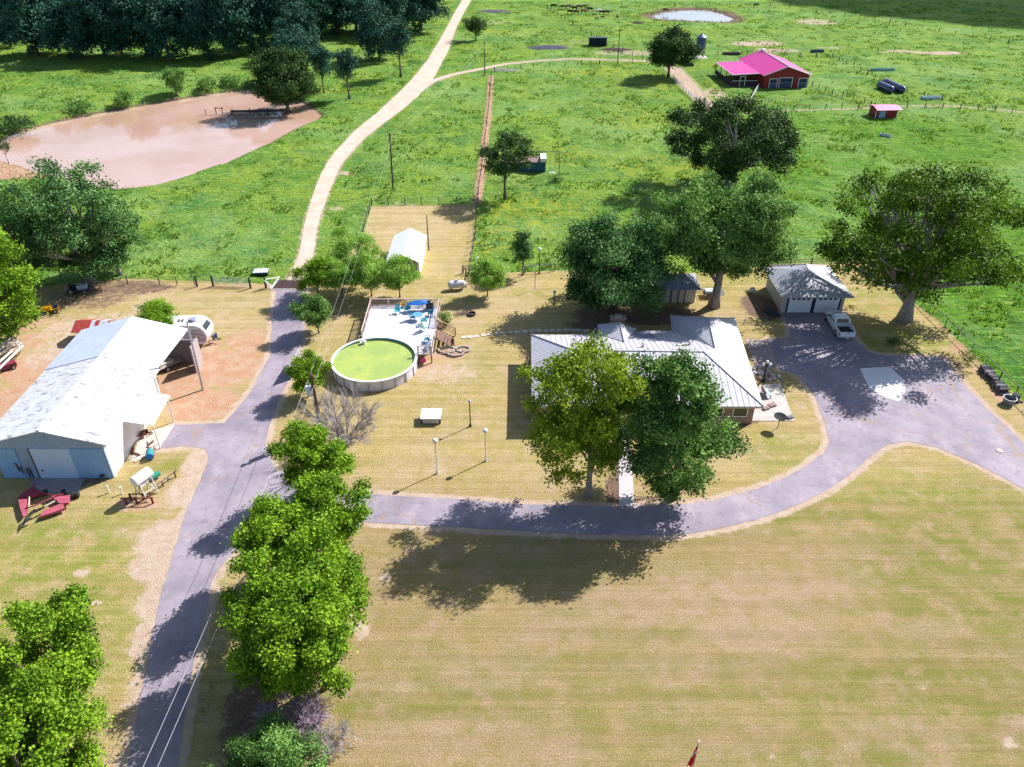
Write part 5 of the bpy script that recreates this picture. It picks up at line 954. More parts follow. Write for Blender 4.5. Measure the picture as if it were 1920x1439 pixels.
PS = Vector((*at(265, 1439, 7.2), 7.2))
def wire(a, b, off, sag, lb):
    mid_ = []
    for i in range(17): t = i/16; p = a.lerp(b, t)+Vector(off); mid_.append((p.x, p.y, p.z-sag*4*t*(1-t)))
    tag(MB().tube(mid_, .014 if 'bottom left' in lb else .009, 4).build('power_line', M((.62, .62, .66), .4, .3)), lb, 'wire')
wire(PT1+Vector((-.3, 0, -.4)), PS+(PS-PT1).normalized()*14+Vector((-.35, 0, 0)), (0, 0, 0), .9, 'upper left of the two wires over the drive in the bottom left')
wire(PT1+Vector((.1, 0, -1.2)), PS+(PS-PT1).normalized()*14+Vector((.3, 0, -.2)), (0, 0, 0), .9, 'right one of the two wires over the drive in the bottom left')
wire(PT1, PT2, (-.2, 0, -.2), .9, 'left wire from the transformer pole over the pool to the meadow pole'); wire(PT1, PT2, (.25, 0, -.7), 1.1, 'right wire from the transformer pole over the pool to the meadow pole')
wire(PT2, PT3, (0, 0, -.2), .8, 'upper wire from the meadow pole to the pole at the road fork'); wire(PT2, PT3, (.3, 0, -.8), 1.0, 'lower wire from the meadow pole to the pole at the road fork'); wire(PT3, PT4, (0, 0, -.2), .9, 'wire along the far dirt track between its two poles')
def lamp(px, py, top, label, pm, globes, name='lamp_post', r=.05, gr=.24, gm=None):
    h = topz(px, py, top)-gr*.8; p = empty(name, (*at(px, py), 0), 0, label, 'lamp post')
    MB().lathe((0, 0, 0), [(r*2.6, 0), (r*2.2, .25), (r*1.1, .45), (r, h)], 10).build('post', pm, p)
    if globes == 1: MB().ball((0, 0, h+gr*.6), gr, 14).build('globe', gm or WHITE, p); MB().tube([(0, 0, h-.1), (0, 0, h+.05)], gr*.5, 8).build('collar', DARK, p)
    else:
        MB().tube([(-.35, 0, h-.25), (0, 0, h-.4), (.35, 0, h-.25)], .035, 6).build('arm', pm, p)
        for dx, dz in ((-.35, -.1), (.35, -.1), (0, .2)): MB().ball((dx, 0, h+dz), gr, 12).build('globe', gm or WHITE, p)
WP = M((.72, .72, .74), .5)
lamp(820, 888, 826, 'white post lamp on the front lawn, nearer the side road', WP, 1); lamp(911, 865, 807, 'white post lamp on the front lawn, right of the black one', WP, 1); lamp(882, 800, 752, 'black lawn post lamp with a small grey globe', BLACK, 1, gr=.15, gm=M((.45, .45, .5), .4))
lamp(1011, 514, 467, 'post lamp with a white globe by the rear lawn fence', DARK, 1); lamp(896, 518, 484, 'slim post lamp behind the small tree near the propane tank', BLACK, 1, gr=.16); lamp(1039, 572, 547, 'short post lamp left of the wide dense tree', DARK, 1, gr=.2, gm=M((.5, .55, .68), .4))
lamp(1431, 716, 680, 'black ornamental lamp with three globes in the rock garden by the patio', BLACK, 3, r=.09, gr=.17)
# ------------------------------------------------------------ fences
def fence(name, pts, label, h=1.25, step=3.2, mat=POST, rails=(.45, .8, 1.15), rw=.014, pr=.06, closed_=False, rmat=None, wname='wire', cat='fence', sq=False):
    P = [Vector((*at(a, b), 0)) for a, b in pts]; o = empty(name, P[0], 0, label, cat); g = random.Random(len(pts)+int(P[0].x*7))
    L = [P[0]]
    for i in range(len(P)-1):
        n = max(1, round((P[i+1]-P[i]).length/step))
        for k in range(1, n+1): L.append(P[i].lerp(P[i+1], k/n))
    if len(L) > 100: L = L[::len(L)//100+1]+[L[-1]]
    for i, p in enumerate(L):
        q = p-P[0]; hh = h*g.uniform(.92, 1.1); rr_ = pr*g.uniform(.85, 1.3)*(1.5 if i % 7 == 0 else 1); MB().tube([(q.x, q.y, -.1), (q.x+g.uniform(-.05, .05), q.y, hh)], rr_, 6).build('post', mat, o)
    w_ = MB()
    for z in rails: w_.tube([(p.x-P[0].x, p.y-P[0].y, z) for p in L], rw, 4)
    w_.build(wname, rmat or (WIRE if rw < .03 else mat), o); return o
fence('wire_fence', [(697,386),(790,384),(889,381)], 'wire fence along the far end of the mown pen', step=2.6)
fence('wire_fence', [(697,386),(688,410),(680,445)], 'wire fence down the left side of the mown pen', step=2.)
fence('wire_fence', [(921,143),(915,215),(905,300),(895,378)], 'long wire fence on a bare red strip running from the road to the mown pen', step=3.)
fence('wire_fence', [(894,384),(891,440),(879,515)], 'leaning post fence down the right side of the mown pen', step=2.2)
fence('wire_fence', [(240,533),(300,534),(366,536)], 'thin wire fence left of the galvanised gate', step=3.)
fence('wire_fence', [(927,136),(1000,127),(1090,122),(1158,120),(1212,118)], 'wire fence below the far dirt track', step=4.5, pr=.07)
fence('wire_fence', [(1026,18),(1090,58),(1150,92),(1205,112)], 'diagonal wire fence beside the cattle herd', step=5, pr=.08)
fence('wire_fence', [(1026,15),(1200,13),(1330,11),(1482,12),(1600,3)], 'farthest wire fence along the top of the pasture beyond the small pond', step=7, pr=.1)
fence('wire_fence', [(1480,16),(1640,38),(1760,60),(1925,88)], 'wire fence along the edge of the shaded field at top right', step=6, pr=.09)
fence('wire_fence', [(1318,106),(1400,104),(1470,106),(1560,110),(1600,127),(1640,148),(1700,174),(1765,190)], 'wire fence passing behind the red barn and the wrapped hay', step=4, pr=.09)
fence('wire_fence', [(1425,210),(1578,204),(1700,204),(1800,205),(1866,208),(1896,214),(1960,232)], 'wire fence in front of the track right of the red barn', step=3.6, pr=.09)
fence('wire_fence', [(1522,163),(1560,178),(1620,194),(1632,200)], 'corral fence from the corner of the red barn to the small red shed', step=3, pr=.08, rails=(.4, .8, 1.2), rw=.03)
fence('wire_fence', [(1370,200),(1440,194),(1500,190),(1575,190)], 'pale wire fence across the small paddock before the red barn', step=4, pr=.05, mat=M((.45, .47, .5), .7))
fence('board_fence', [(1262,150),(1285,175),(1322,206)], 'white board fence curving along the track to the red barn', 1.2, 2.2, M((.55, .52, .58), .8), (.4, .75, 1.1), .05, .07, wname='rail')
fence('board_fence', [(1421,167),(1408,190),(1402,207)], 'white cattle chute rails in front of the red barn corner', 1.2, 2., M((.62, .62, .66), .8), (.4, .75, 1.1), .06, .07, wname='rail')
fence('rail_fence', [(868,513),(912,512)], 'wooden rail fence behind the propane tank', 1.2, 2.4, M((.24, .18, .16), .9), (.6, 1.1), .05, .07, wname='rail')
fence('rail_fence', [(984,512),(1040,508)], 'single rail fence beside the narrow upright tree', 1.1, 2.4, M((.26, .22, .22), .9), (1.0,), .06, .07, wname='rail')
fence('rail_fence', [(1400,508),(1440,503),(1520,500),(1665,500)], 'dark wooden rail fence behind the garage', 1.2, 2.6, M((.16, .12, .11), .9), (.4, .75, 1.1), .05, .08, wname='rail')
fence('pipe_fence', [(1712,555),(1748,591),(1771,613),(1795,636),(1821,660),(1847,685),(1873,713),(1903,742),(1950,790)], 'dark green metal fence between the paved yard and the bright pasture', 1.15, 2.9, M((.02, .05, .05), .6), (1.13,), .045, .04, wname='rail')
g4 = empty('farm_gate', (*at(402, 536), 0), 0, 'galvanised tube gate between two dark posts left of the cattle guard', 'gate')
q = Vector(at(467, 538))-Vector(at(402, 536)); gz = M((.50, .62, .58), .45, .3); gm_ = MB()
for z in (.2, .4, .6, .8, 1.0, 1.25): gm_.tube([(.1, 0, z), (q.x-.1, q.y, z)], .035, 6)
for t in (0.02, .34, .67, .98): gm_.tube([(q.x*t, q.y*t, .2), (q.x*t, q.y*t, 1.25)], .03, 6)
gm_.build('gate_bars', gz, g4)
for p_, lb in (((370, 538), 'dark round gate post at the left end of the short wire gap'), ((400, 537), 'dark gate post left of the galvanised gate'), ((470, 541), 'dark gate post right of the galvanised gate'), ((499, 541), 'dark brace post beside the white wing of the cattle guard')):
    o = tag(MB().tube([(0, 0, 0), (0, 0, 1.5)], .13, 10).build('gate_post', M((.04, .04, .05), .8)), lb, 'post'); o.location = (*at(*p_), 0)
cg = empty('cattle_guard', (*at(545, 534), 0), 0, 'cattle guard of brown pipes across the drive with a white side wing', 'cattle guard')
for i in range(9): MB().tube([(-2.1, -1.2+i*.3, .06), (2.1, -1.2+i*.3, .06)], .055, 6).build('pipe', M((.26, .16, .17), .8), cg)
MB().tube([(-2.2, -1.4, .1), (-3.0, -1.2, 1.3), (-1.6, 1.2, .5)], .06, 6).tube([(-3.0, -1.2, 1.3), (-2.1, -.9, .1)], .06, 6).tube([(-2.2, -1.4, .12), (-2.0, 1.4, .12)], .1, 6).build('wing', WHITE, cg); MB().b(-2.3, 2.3, -1.55, -1.35, 0, .08).build('kerb', CONC, cg)
# white fence panel beside the drive
A2, B2 = Vector((*at(567, 677), 0)), Vector((*at(546, 712), 0)); wf = empty('panel_fence', A2, 0, 'short run of tall pale board fence between the drive and the pool', 'fence')
v = B2-A2; ang = math.atan2(v.y, v.x); L = v.length
f_ = MB(); n = int(L/.16)
for i in range(n): t = (i+.5)/n; f_.box((v.x*t, v.y*t, .95), (.14, .03, 1.8), ang)
f_.build('boards', M((.52, .47, .52), .8, var=.3), wf); MB().tube([(0, 0, .4), (v.x, v.y, .4)], .04, 4).tube([(0, 0, 1.5), (v.x, v.y, 1.5)], .04, 4).build('rail', WOOD, wf)
for t in (0, .5, 1): MB().b(v.x*t-.05, v.x*t+.05, v.y*t-.05, v.y*t+.05, 0, 1.95).build('post', M((.5, .46, .5), .8), wf)

# ------------------------------------------------------------ yard things
pr_ = empty('propane_tank', (*at(857, 543), 0), R(8), 'silver white propane tank lying on short legs on the rear lawn', 'tank')
pr = [(.01, -1.2), (.28, -1.15), (.45, -.95), (.48, -.8), (.48, .8), (.45, .95), (.28, 1.15), (.01, 1.2)]; MB().tube([(x, 0, .75) for r_, x in pr], [r_ for r_, x in pr], 18).build('tank', M((.62, .62, .68), .4, var=.15), pr_)
MB().tube([(0, 0, 1.2), (0, 0, 1.38)], .2, 12).build('dome', M((.40, .36, .40), .5), pr_)
for x in (-.7, .7): MB().b(x-.08, x+.08, -.3, .3, 0, .35).build('leg', STEEL, pr_)
wp_ = empty('leaning_posts', (*at(873, 535), 0), 0, 'dark timbers leaning together at the corner of the pen by the propane tank', 'posts')
for a_, b_ in (((-.2, 0, 0), (.1, .6, 2.0)), ((.5, .2, 0), (0, .6, 2.3)), ((-.3, .8, 0), (.6, .9, 1.9)), ((.1, -.6, 0), (.0, -.4, 1.6))): MB().tube([a_, b_], .08, 6).build('timber', M((.13, .10, .11), .9), wp_)
bx = empty('pump_box', (*at(809, 790), 0), 0, 'low white topped box with a framed front panel on the lawn', 'box')
MB().b(-.95, .95, -.5, .75, 0, .65).build('body', M((.08, .06, .06), .7), bx); MB().slab([(-1.0, -.6, .72), (1.0, -.6, .72), (1.0, .95, .86), (-1.0, .95, .86)], .07).build('lid', WHITE, bx); f = MB().b(-.8, .8, -.53, -.504, .1, .56).build('front_panel', M((.58, .55, .53), .6), bx)
def dish(px, py, lb, name, h, r, mat, tilt, az, cat):
    p = empty(name, (*at(px, py), 0), az, lb, cat); MB().tube([(0, 0, 0), (0, 0, h)], .035, 8).build('post', mat, p)
    prf = [(.001, 0), (r*.5, r*.06), (r, r*.24), (r, r*.28), (r*.5, r*.10), (.001, .03)]; o = MB().lathe((0, 0, 0), prf, 22).build('dish', mat, p); o.location = (0, 0, h); o.rotation_euler = (tilt, 0, 0); return p
sdp = dish(1458, 803, 'grey satellite dish on a thin post at the corner of the patio', 'satellite_dish', 1.25, .62, M((.035, .037, .042), .8, spec=.1), .1, .3, 'satellite dish')
MB().tube([(0, -.3, 1.3), (0, -.5, 1.75)], .02, 5).build('feed_arm', DARK, sdp); dish(1023, 648, 'grey bird bath dish in the shade left of the house', 'bird_bath', .85, .5, M((.45, .46, .50), .6), 0, 0, 'bird bath')
p_ = empty('stone_pot', (*at(1041, 662), 0), 0, 'pale stone planter on red mulch at the left end of the house', 'planter'); MB().lathe((0, 0, 0), [(.001, 0), (.25, 0), (.38, .45), (.32, .47), (.001, .38)], 12).build('pot', CONC, p_); V, rn, _, _ = crown_verts(.3, .8, .4, 6, .5, .08, 120, 15); quads_mesh('plant', V, LM['mid'], p_, rn)
ti = empty('fire_ring', (*at(885, 591), 0), .4, 'dark iron fire pit ring on the open lawn', 'fire pit'); MB().lathe((0, 0, 0), [(.42, 0), (.48, .3), (.40, .32), (.34, .05), (.42, 0)], 18).build('ring', M((.05, .035, .05), .8), ti); MB().lathe((0, 0, 0), [(.33, .1), (.001, .14)], 12).build('ash', M((.09, .07, .08), .9), ti)
clo = empty('clothes_pole', (*at(1003, 543), 0), 0, 'thin rusty pole on a bare patch of the rear lawn', 'pole'); MB().tube([(0, 0, 0), (0, 0, 2.6)], .04, 6).build('post', M((.34, .22, .18), .7), clo); MB().tube([(-.3, 0, 2.5), (.3, 0, 2.5)], .025, 6).build('crossbar', STEEL, clo)
stones = [(870,633),(882,632),(893,631),(907,629),(918,627.5),(932,626),(943,625),(958,624),(970,623),(984.5,622),(998,621),(1011,620.5),(1024,621),(1036,620),(1048,620),(1062,620),(1075,620),(1084,620),(1099,621),(1117,619)]
g_ = random.Random(9)
for i, p in enumerate(stones):
    n = 9; r0 = g_.uniform(.24, .36); V = [(math.cos(2*PI*k/n)*r0*g_.uniform(.85, 1.15)*1.25, math.sin(2*PI*k/n)*r0*g_.uniform(.85, 1.1), .06) for k in range(n)]
    o = tag(MB().slab(V, .1).build('stepping_stone', M((.60, .52, .48), .9, var=.3)), 'flat pale stepping stone, %s from the pool deck in the curved line to the house' % ORD[i], 'stepping stone', 'stepping stones from the deck to the house'); o.location = (*at(*p), 0)
def ring_bed(px, py, rx, ry, lb, s):
    x, y = at(px, py); o = empty('stone_ring', (x, y, 0), 0, lb, 'garden bed'); n = 13; g = random.Random(s)
    for i in range(n): a = 2*PI*i/n; MB().box((math.cos(a)*rx, math.sin(a)*ry, .12), (.34*g.uniform(.8, 1.2), .2, .24), a+PI/2).build('stone', M((.48, .40, .36), .9, var=.4), o)
    MB().lathe((0, 0, 0), [(min(rx, ry)-.05, .08), (.001, .14)], 14).build('soil', M((.34, .24, .15), .95, var=.4), o)
ring_bed(838, 658, .9, .7, 'ring of stones nearest the deck stairs', 1); ring_bed(854, 664, .9, .6, 'ring of stones in front of the other two', 2); ring_bed(868, 657, .8, .6, 'ring of stones farthest from the deck', 3)
rg = empty('rock_garden', (*at(1440, 706), 0), 0, 'bed of pale rocks and small plants around the ornamental lamp', 'rock bed'); g_ = random.Random(4)
for i in range(46):
    x, y = g_.uniform(-1.7, 1.2), g_.uniform(-.9, 2.0); x += (-.35*y); r = g_.uniform(.14, .34); mb = MB().ball((x, y, r*.3), r, 7, .7); mb.v = [(a+g_.uniform(-.05, .05), b+g_.uniform(-.05, .05), c) for a, b, c in mb.v]; mb.build('rock', M([(.62, .56, .54), (.50, .44, .46), (.42, .30, .26), (.66, .62, .62)][i % 4], .9, var=.3), rg)
g2 = empty('garden_bench', (*at(1436, 742), 0), R(95), 'low slatted bench with a grey blue cushion on the patio', 'bench')
MB().b(-.65, .65, -.3, .3, .38, .45).build('seat', M((.38, .44, .55), .7), g2); MB().b(-.65, .65, .3, .36, .45, .85).build('backrest', M((.28, .22, .22), .7), g2)
for x in (-.55, .55):
    for y in (-.25, .25): MB().b(x-.04, x+.04, y-.04, y+.04, 0, .38).build('leg', DARK, g2)
for i, (p_, s, lb) in enumerate((((1447, 762), .5, 'low stone slab nearest the middle of the patio'), ((1436, 768), .4, 'low stone slab at the front edge of the patio bench'), ((1481, 785), .35, 'small dark statue at the patio corner'))):
    o = tag(MB().box((0, 0, .1), (s*1.6, s, .2), .4).box((s*.3, s*.4, .16), (s, s*.6, .12), 1.1).build('stone_slab', M((.34, .24, .24) if i < 2 else (.2, .2, .22), .9, var=.4)), lb, 'stone'); o.location = (*at(*p_), .05)
for i, (p_, s) in enumerate((((1410, 548), .5),)): o = tag(MB().ball((0, 0, .3), .4, 10).build('boulder', M((.6, .58, .58), .9)), 'pale boulder on the bare soil left of the garage', 'rock'); o.location = (*at(*p_), 0)
fl_ = empty('timber_pile', (*at(1448, 588), 0), R(110), 'dark flat timbers lying along the left wall of the garage', 'timber')
for i in range(5): MB().b(-1.1, 1.1, -.5+i*.25, -.32+i*.25, .05, .22).build('timber', M((.05, .06, .09), .8, var=.4), fl_)
# firewood stack, barrel and stump by the pipe fence
A3, B3 = Vector((*at(1840, 690), 0)), Vector((*at(1884, 742), 0)); fw = empty('firewood_stack', A3, 0, 'long row of stacked dark firewood along the green metal fence', 'firewood'); v = B3-A3; d_ = v.normalized(); nrm = Vector((-d_.y, d_.x, 0)); g_ = random.Random(8)
L = v.length
for lay in range(3):
    n = 24-lay
    for i in range(n): c = d_*(L*(i+.5+lay*.4)/24)+Vector((0, 0, .13+lay*.2)); k = g_.uniform(.36, .46); s_ = g_.uniform(-.14, .14); MB().tube([c-nrm*k+Vector((s_, 0, 0)), c+nrm*k+Vector((-s_, 0, g_.uniform(-.04, .04)))], g_.uniform(.09, .125), 6).build('log', M([(.13, .11, .13), (.33, .32, .36), (.06, .055, .07), (.22, .19, .2)][g_.randrange(4)], .9, var=.4, scale=3), fw)
tb_ = empty('wash_tub', (*at(1890, 757), 0), 0, 'open grey metal tub standing by the end of the firewood', 'tub'); MB().lathe((0, 0, 0), [(.50, 0), (.62, .7), (.66, .72), (.58, .72), (.48, .1), (.001, .08)], 22).build('tub', M((.22, .24, .27), .5, .3), tb_); MB().lathe((0, 0, 0), [(.52, .3), (.001, .32)], 16).build('soil', M((.04, .035, .04), .95), tb_)
sp_ = empty('tree_stump', (*at(1901, 752), 0), 0, 'dark gnarled stump between the metal tub and the fence', 'stump'); MB().lathe((0, 0, 0), [(.6, 0), (.42, .3), (.38, .8), (.001, .85)], 9).tube([(.2, 0, .1), (.7, -.4, .0)], .12, 6).build('wood', M((.06, .055, .08), .95, var=.5), sp_)
mx = tag(MB().lathe((0, 0, 0), [(.001, 0), (.3, 0), (.3, .4), (.001, .42)], 10).build('barrel_lid', CONC), 'small round pale cap near the light pole shadow on the paved yard', 'cap'); mx.location = (*at(1874, 846), -.33)
# flagpole whose top reaches into the bottom edge
fx, fy = at(1311, 1389, 9.0); fg = empty('flagpole', (fx, fy, 0), 0, 'flagpole with a limp red and white flag at the bottom edge', 'flagpole')
MB().tube([(0, 0, 0), (0, 0, 8.85)], [.06, .035], 8).build('pole', M((.6, .6, .62), .3, .6), fg); MB().ball((0, 0, 8.95), .06, 8).build('finial', WHITE, fg)
def flag_piece(z0, z1, mat, nm):
    V = []; n = 10
    for s_ in (0, 1):
        for i in range(n+1):
            t = i/n
            for z in (z0, z1): wd = .08+(8.75-z)*.30; V.append((-wd*t*.75, -wd*t*.15+.10*math.sin(t*9+z*1.2)*min(1, (8.8-z)*1.2)+s_*.012, z-.25*t))
    m2 = 2*(n+1); Fc = [(2*i, 2*i+1, 2*i+3, 2*i+2) for i in range(n)]+[(m2+2*i+2, m2+2*i+3, m2+2*i+1, m2+2*i) for i in range(n)]
    MB().add(V, Fc).build(nm, mat, fg, True)
FR = M((.62, .012, .03), .7, var=.1); flag_piece(8.78, 8.25, FR, 'flag_top'); flag_piece(8.25, 7.95, M((.75, .72, .75), .7), 'flag_band'); flag_piece(7.95, 6.9, FR, 'flag_field')
# ------------------------------------------------------------ pasture things
sw = empty('swing_set', (*at(1048, 330), 0), 0, 'tall rusty swing frame with a seat beside the isolated tree', 'swing set')
h = topz(1048, 330, 285); wl = (at(1048, 330)[0]-at(915, 330)[0])
for x in (0, -wl+.5): MB().tube([(x, 0, 0), (x, 0, h)], .09, 6).build('leg', M((.40, .30, .27), .8), sw)
MB().tube([(-wl+.5, 0, h), (0, 0, h)], .07, 6).build('top_bar', M((.26, .20, .18), .8), sw)
for x in (-1.6, -.7): MB().tube([(x, 0, h), (x, 0, .6)], .025, 4).build('chain', DARK, sw)
MB().b(-1.75, -.55, -.15, .15, .55, .62).build('seat', WHITE, sw)
x, y = at(1012, 322); ph = empty('play_house', (x, y, 0), R(0), 'long low shed with a dark blue front and a white end behind the isolated tree', 'shed')
MB().b(-6.6, 1.0, 0, 2.6, 0, 1.7).build('wall', M((.02, .09, .18), .5), ph); MB().slab([(-6.8, -.15, 1.72), (1.1, -.15, 1.72), (1.1, 1.4, 2.3), (-6.8, 1.4, 2.3)], .08).slab([(-6.8, 1.4, 2.3), (1.1, 1.4, 2.3), (1.1, 2.8, 1.75), (-6.8, 2.8, 1.75)], .08).build('roof', M((.30, .20, .20), .7), ph); MB().b(.1, 1.15, -.25, 2.7, 1.8, 2.42).b(1.02, 1.08, 0, 2.6, 0, 1.7).build('end_panel', WHITE, ph)
p_ = tree('weed_clump', 'dark clump of weeds beneath the swing', at(1042, 341), .9, .95, 'dark', .02, 10, .5, .16, 420, .04, 301, cat='weeds', nb=4)
dx_ = empty('feed_box', (*at(490, 515), 0), R(6), 'low dark box with a pale blue lid in the grass above the gate', 'box'); MB().b(-.9, .9, -.5, .5, 0, .45).build('body', BLACK, dx_); MB().b(-.95, .95, -.55, .75, .46, .54).build('lid', M((.50, .55, .66), .5), dx_)
cb_ = empty('shelter', (*at(1121, 87), 0), 0, 'black open fronted livestock shelter beside the far dirt track', 'shelter'); MB().b(-2.6, 2.6, 0, 2.4, 0, 2.2).build('wall', M((.015, .017, .03), .8), cb_); MB().slab([(-2.75, -.2, 2.35), (2.75, -.2, 2.35), (2.75, 2.6, 2.2), (-2.75, 2.6, 2.2)], .08).build('roof', M((.03, .04, .08), .5), cb_)
def mound(px, py, rx, ry, h, lb, nm, mat, cat):
    o = MB(); g = random.Random(int(px)); n = 14; V = [(0, 0, h)]
    for r_, z in ((.5, .75), (1, -.05)): V += [(math.cos(2*PI*i/n)*rx*r_*g.uniform(.8, 1.15), math.sin(2*PI*i/n)*ry*r_*g.uniform(.8, 1.15), z*h) for i in range(n)]
    o.add(V, [(0, 1+i, 1+(i+1) % n) for i in range(n)]+[(1+i, 1+n+i, 1+n+(i+1) % n, 1+(i+1) % n) for i in range(n)]); o = tag(o.build(nm, mat, None, True), lb, cat); o.location = (*at(px, py), 0)
mound(1152, 94, 6, 2, .6, 'dark spread of old hay by the track pole', 'hay_heap', M((.06, .035, .03), .95), 'hay'); mound(1030, 90, 7, 3, .7, 'dark heap of brush and ash left of the black shelter', 'brush_heap', M((.08, .07, .12), .95, var=.6, scale=2), 'heap'); mound(925, 22, 7, 4, .6, 'small dark heap in the far pasture above the lone dark tree', 'brush_heap', M((.10, .09, .10), .95, var=.6, scale=2), 'heap')
mound(1195, 44, 2.6, 1.2, .6, 'dark mound in the pasture between the herd and the small pond', 'brush_heap', M((.05, .035, .03), .95), 'heap'); mound(944, 133, 4.5, 1.4, .5, 'heap of pale rubble beside the fence end at the road fork', 'rubble_heap', M((.30, .26, .28), .95, var=.7, scale=3), 'heap')
for (a_, b_, c_, d_), lb in (((1645, 165, 1672, 177), 'shorter dark blue plastic wrapped hay tube'), ((1655, 159, 1694, 177), 'longer dark blue plastic wrapped hay tube'),):
    P0, P1 = Vector((*at(a_, b_), .85)), Vector((*at(c_, d_), .85)); o = MB(); n = 22; pts = []; rd2 = []
    for i in range(n+1): t = i/n; pts.append(P0.lerp(P1, t)); rd2.append(.05 if i in (0, n) else (.7 if i in (1, n-1) else (.86+.05*math.sin(i*1.9))))
    tag(o.tube(pts, rd2, 14).build('wrapped_hay', M((.035, .05, .14), .22, var=.3, spec=.7), None, True), lb, 'hay bale')
tg_ = empty('water_trough', (*at(1660, 257), 0), R(-50), 'small pale blue trough lying in the bright pasture below the small shed', 'trough'); MB().b(-1.1, 1.1, -.4, .4, 0, .12).b(-1.1, 1.1, -.4, -.34, .12, .5).b(-1.1, 1.1, .34, .4, .12, .5).b(-1.1, -1.04, -.34, .34, .12, .5).b(1.04, 1.1, -.34, .34, .12, .5).build('body', M((.46, .52, .62), .5), tg_); MB().b(-1.03, 1.03, -.33, .33, .36, .38).build('water', GLASS, tg_)
for (a_, b_, lb, w0, m_) in ((1532, 98, 'dark blue tub in the pasture right of the red barn roof', 3.6, M((.03, .06, .16), .5)), (1745, 186, 'pale blue sheet of water lying by the fence right of the hay', 4.2, M((.45, .60, .66), .3)), (1655, 133, 'pale green hurdle panel at the top of the hay enclosure', 6.0, M((.20, .42, .40), .6)), (1371, 103, 'dark long trough behind the left side of the red barn', 5.0, M((.05, .04, .07), .8)), (1291, 124, 'dark tub on the track by the grain bin', 2.6, M((.04, .03, .07), .8))):
    o = empty('trough', (*at(a_, b_), 0), 0, lb, 'trough'); MB().b(-w0/2, w0/2, -.6, .6, 0, .12).b(-w0/2, w0/2, -.6, -.5, .12, .6).b(-w0/2, w0/2, .5, .6, .12, .6).b(-w0/2, -w0/2+.1, -.5, .5, .12, .6).b(w0/2-.1, w0/2, -.5, .5, .12, .6).build('body', m_, o)
dkk = empty('fishing_pier', (*at(455, 212), -.4), R(3), 'low dark plank pier in the shade of the dense tree on the brown pond', 'pier')
MB().b(-2.5, 9, -.7, .7, .72, .84).build('planks', M((.05, .04, .05), .9), dkk)
for x in (-2.3, 1.5, 5.5): MB().tube([(x, -.6, -.8), (x, -.6, 1.3)], .09, 6).build('pile', M((.06, .05, .05), .9), dkk); MB().tube([(x, .6, -.8), (x, .6, 1.3)], .09, 6).build('pile', M((.06, .05, .05), .9), dkk)
pb = empty('mooring_frame', (*at(411, 211), -.4), 0, 'small dark post frame standing in the brown pond left of the pier', 'frame')
for x in (-.7, .7): MB().tube([(x, 0, -.8), (x, 0, 1.5)], .09, 6).build('post', M((.06, .05, .05), .9), pb)
MB().tube([(-1, 0, 1.3), (1, 0, 1.3)], .09, 6).build('crossbar', M((.06, .05, .05), .9), pb); o = tag(MB().tube([(0, 0, -.8), (0, 0, 1.3)], .09, 6).build('lone_post', M((.10, .05, .03), .9)), 'single thin post standing in the open brown pond', 'post'); o.location = (*at(386, 213), -.4)
# cattle
def cow(col, seed):
    "one continuous body grown with a skin modifier; faces +X"
    V = [((0, 0, 1.05), .36), ((-.45, 0, 1.08), .36), ((-.85, 0, 1.1), .30), ((.5, 0, 1.05), .37), ((.85, 0, 1.12), .27), ((1.15, 0, 1.05), .17), ((1.38, 0, .85), .14), ((1.62, 0, .62), .09),
         ((-1.05, 0, 1.15), .06), ((-1.12, 0, .6), .035)]
    E = [(0, 1), (1, 2), (0, 3), (3, 4), (4, 5), (5, 6), (6, 7), (2, 8), (8, 9)]
    for sy in (-1, 1):
        b0 = len(V); V += [((-.82, sy*.2, .85), .18), ((-.72, sy*.22, .62), .11), ((-.86, sy*.22, .38), .065), ((-.84, sy*.22, .05), .06)]; E += [(2, b0), (b0, b0+1), (b0+1, b0+2), (b0+2, b0+3)]
        b0 = len(V); V += [((.62, sy*.2, .8), .15), ((.62, sy*.21, .45), .075), ((.60, sy*.21, .05), .06)]; E += [(3, b0), (b0, b0+1), (b0+1, b0+2)]
        b0 = len(V); V += [((1.32, sy*.2, 1.02), .035)]; E += [(6, b0)]
    me = bpy.data.meshes.new('cow'); me.from_pydata([v[0] for v in V], E, []); o = bpy.data.objects.new('cow', me); COL.objects.link(o)
    m = o.modifiers.new('skin', 'SKIN'); m.use_smooth_shade = True
    for i, v in enumerate(V): me.skin_vertices[0].data[i].radius = (v[1], v[1])
    me.skin_vertices[0].data[0].use_root = True; s_ = o.modifiers.new('sub', 'SUBSURF'); s_.levels = 1; s_.render_levels = 1; me.materials.append(col); return o
CB = [M((.12, .035, .02), .8), M((.03, .018, .018), .8), M((.26, .12, .07), .8), M((.70, .66, .66), .8)]
protos = {}
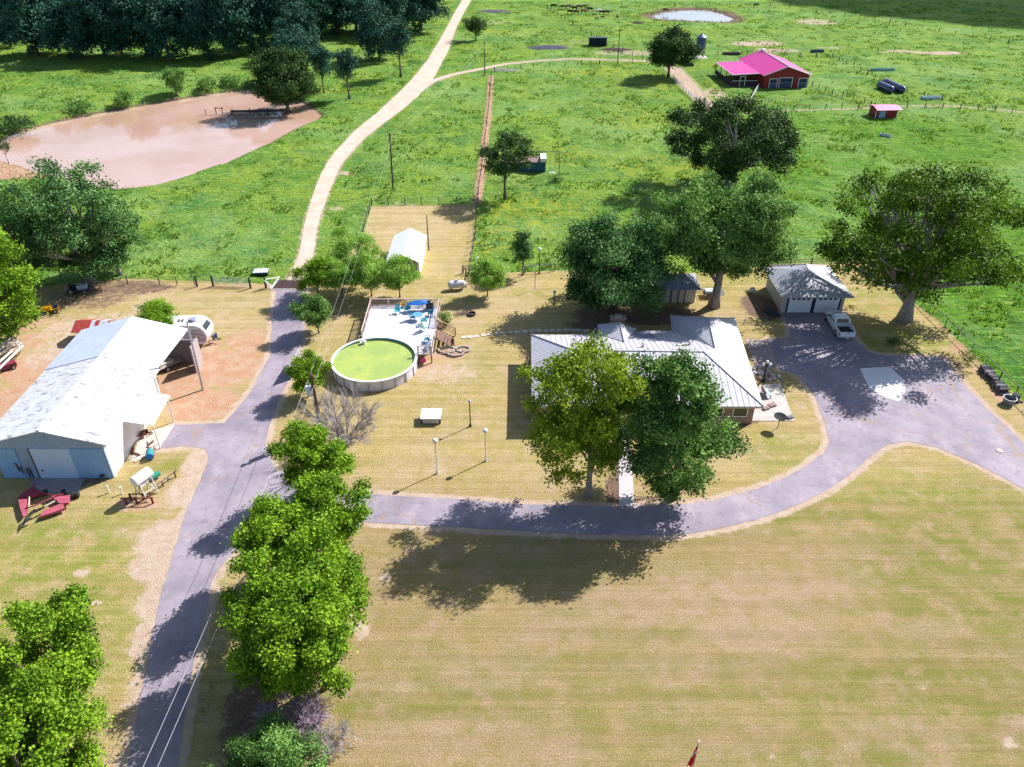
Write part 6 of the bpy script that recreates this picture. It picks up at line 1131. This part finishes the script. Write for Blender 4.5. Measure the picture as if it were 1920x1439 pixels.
herd = [(1038,16,1,'black cow grazing nearest the fence corner at the left of the herd'),(1056,18,0,'red brown cow in the left pair of the herd'),(1065,17,0,'red brown cow close behind the left pair of the herd'),(1077,20,0,'red brown cow in the middle of the back line of the herd'),(1085,18,1,'dark cow in the middle of the back line of the herd'),(1095,17,2,'pale brown cow at the back of the herd'),(1069,27,1,'black cow standing lower left in the herd'),(1080,28,0,'red brown cow lying low in the herd centre'),(1094,26,0,'red brown cow in the front of the herd centre'),(1106,22,1,'black cow left of the white one'),(1122,26,3,'the only white cow of the herd'),(1129,28,0,'red brown cow right beside the white one'),(1137,28,1,'dark cow at the right end of the herd'),(1248,24,0,'red brown cow drinking at the edge of the small pond'),(1417,14,1,'lone black cow far right of the small pond')]
calves = [(1114,31,0,'small calf in front of the black cow'),(1130,35,0,'small calf below the white cow'),(1157,35,1,'dark calf resting apart on the right of the herd'),(1119,38,1,'tiny dark calf nearest the camera in the herd')]
for lst, s_ in ((herd, 1.08), (calves, .6)):
    for i, (a_, b_, c_, lb) in enumerate(lst):
        if c_ not in protos: o = protos[c_] = cow(CB[c_], i)
        else: o = protos[c_].copy(); COL.objects.link(o)
        o.location = (*at(a_, b_), 0); o.rotation_euler = (0, 0, [.1, 3.0, .5, 2.6, 3.3, -.2][i % 6]); o.scale = (s_,)*3; tag(o, lb, 'cow' if s_ > 1 else 'calf', 'cattle grazing in the far pasture')
# cloud whose shadow darkens the far right field
def cloud(c, R0, seed, thick=.42, jz=10):
    g = random.Random(seed); bm = bmesh.new()
    for i in range(26):
        a = g.uniform(0, 6.28); d = R0*math.sqrt(g.random())*.8; r = R0*g.uniform(.22, .42)*(1.1-.5*d/R0)
        M_ = Matrix.Translation((c[0]+math.cos(a)*d, c[1]+math.sin(a)*d*.8, c[2]+g.uniform(-.4, 1)*jz)) @ Matrix.Diagonal((r, r, r*thick, 1)); bmesh.ops.create_icosphere(bm, subdivisions=3, radius=1, matrix=M_)
    for v in bm.verts: v.co += v.normal*noise.noise(v.co*.04)*R0*.1
    me = bpy.data.meshes.new('cloud'); bm.to_mesh(me); bm.free(); me.materials.append(M((.85, .85, .87), 1, var=.05)); me.polygons.foreach_set('use_smooth', [True]*len(me.polygons)); o = bpy.data.objects.new('cloud', me); COL.objects.link(o); return tag(o, kind='structure')
hz = 320; off = hz/math.tan(SUN_EL); cx, cy = 240+off*math.cos(SUN_AZ), 350+off*math.sin(SUN_AZ); cloud((cx, cy, hz), 128, 2)
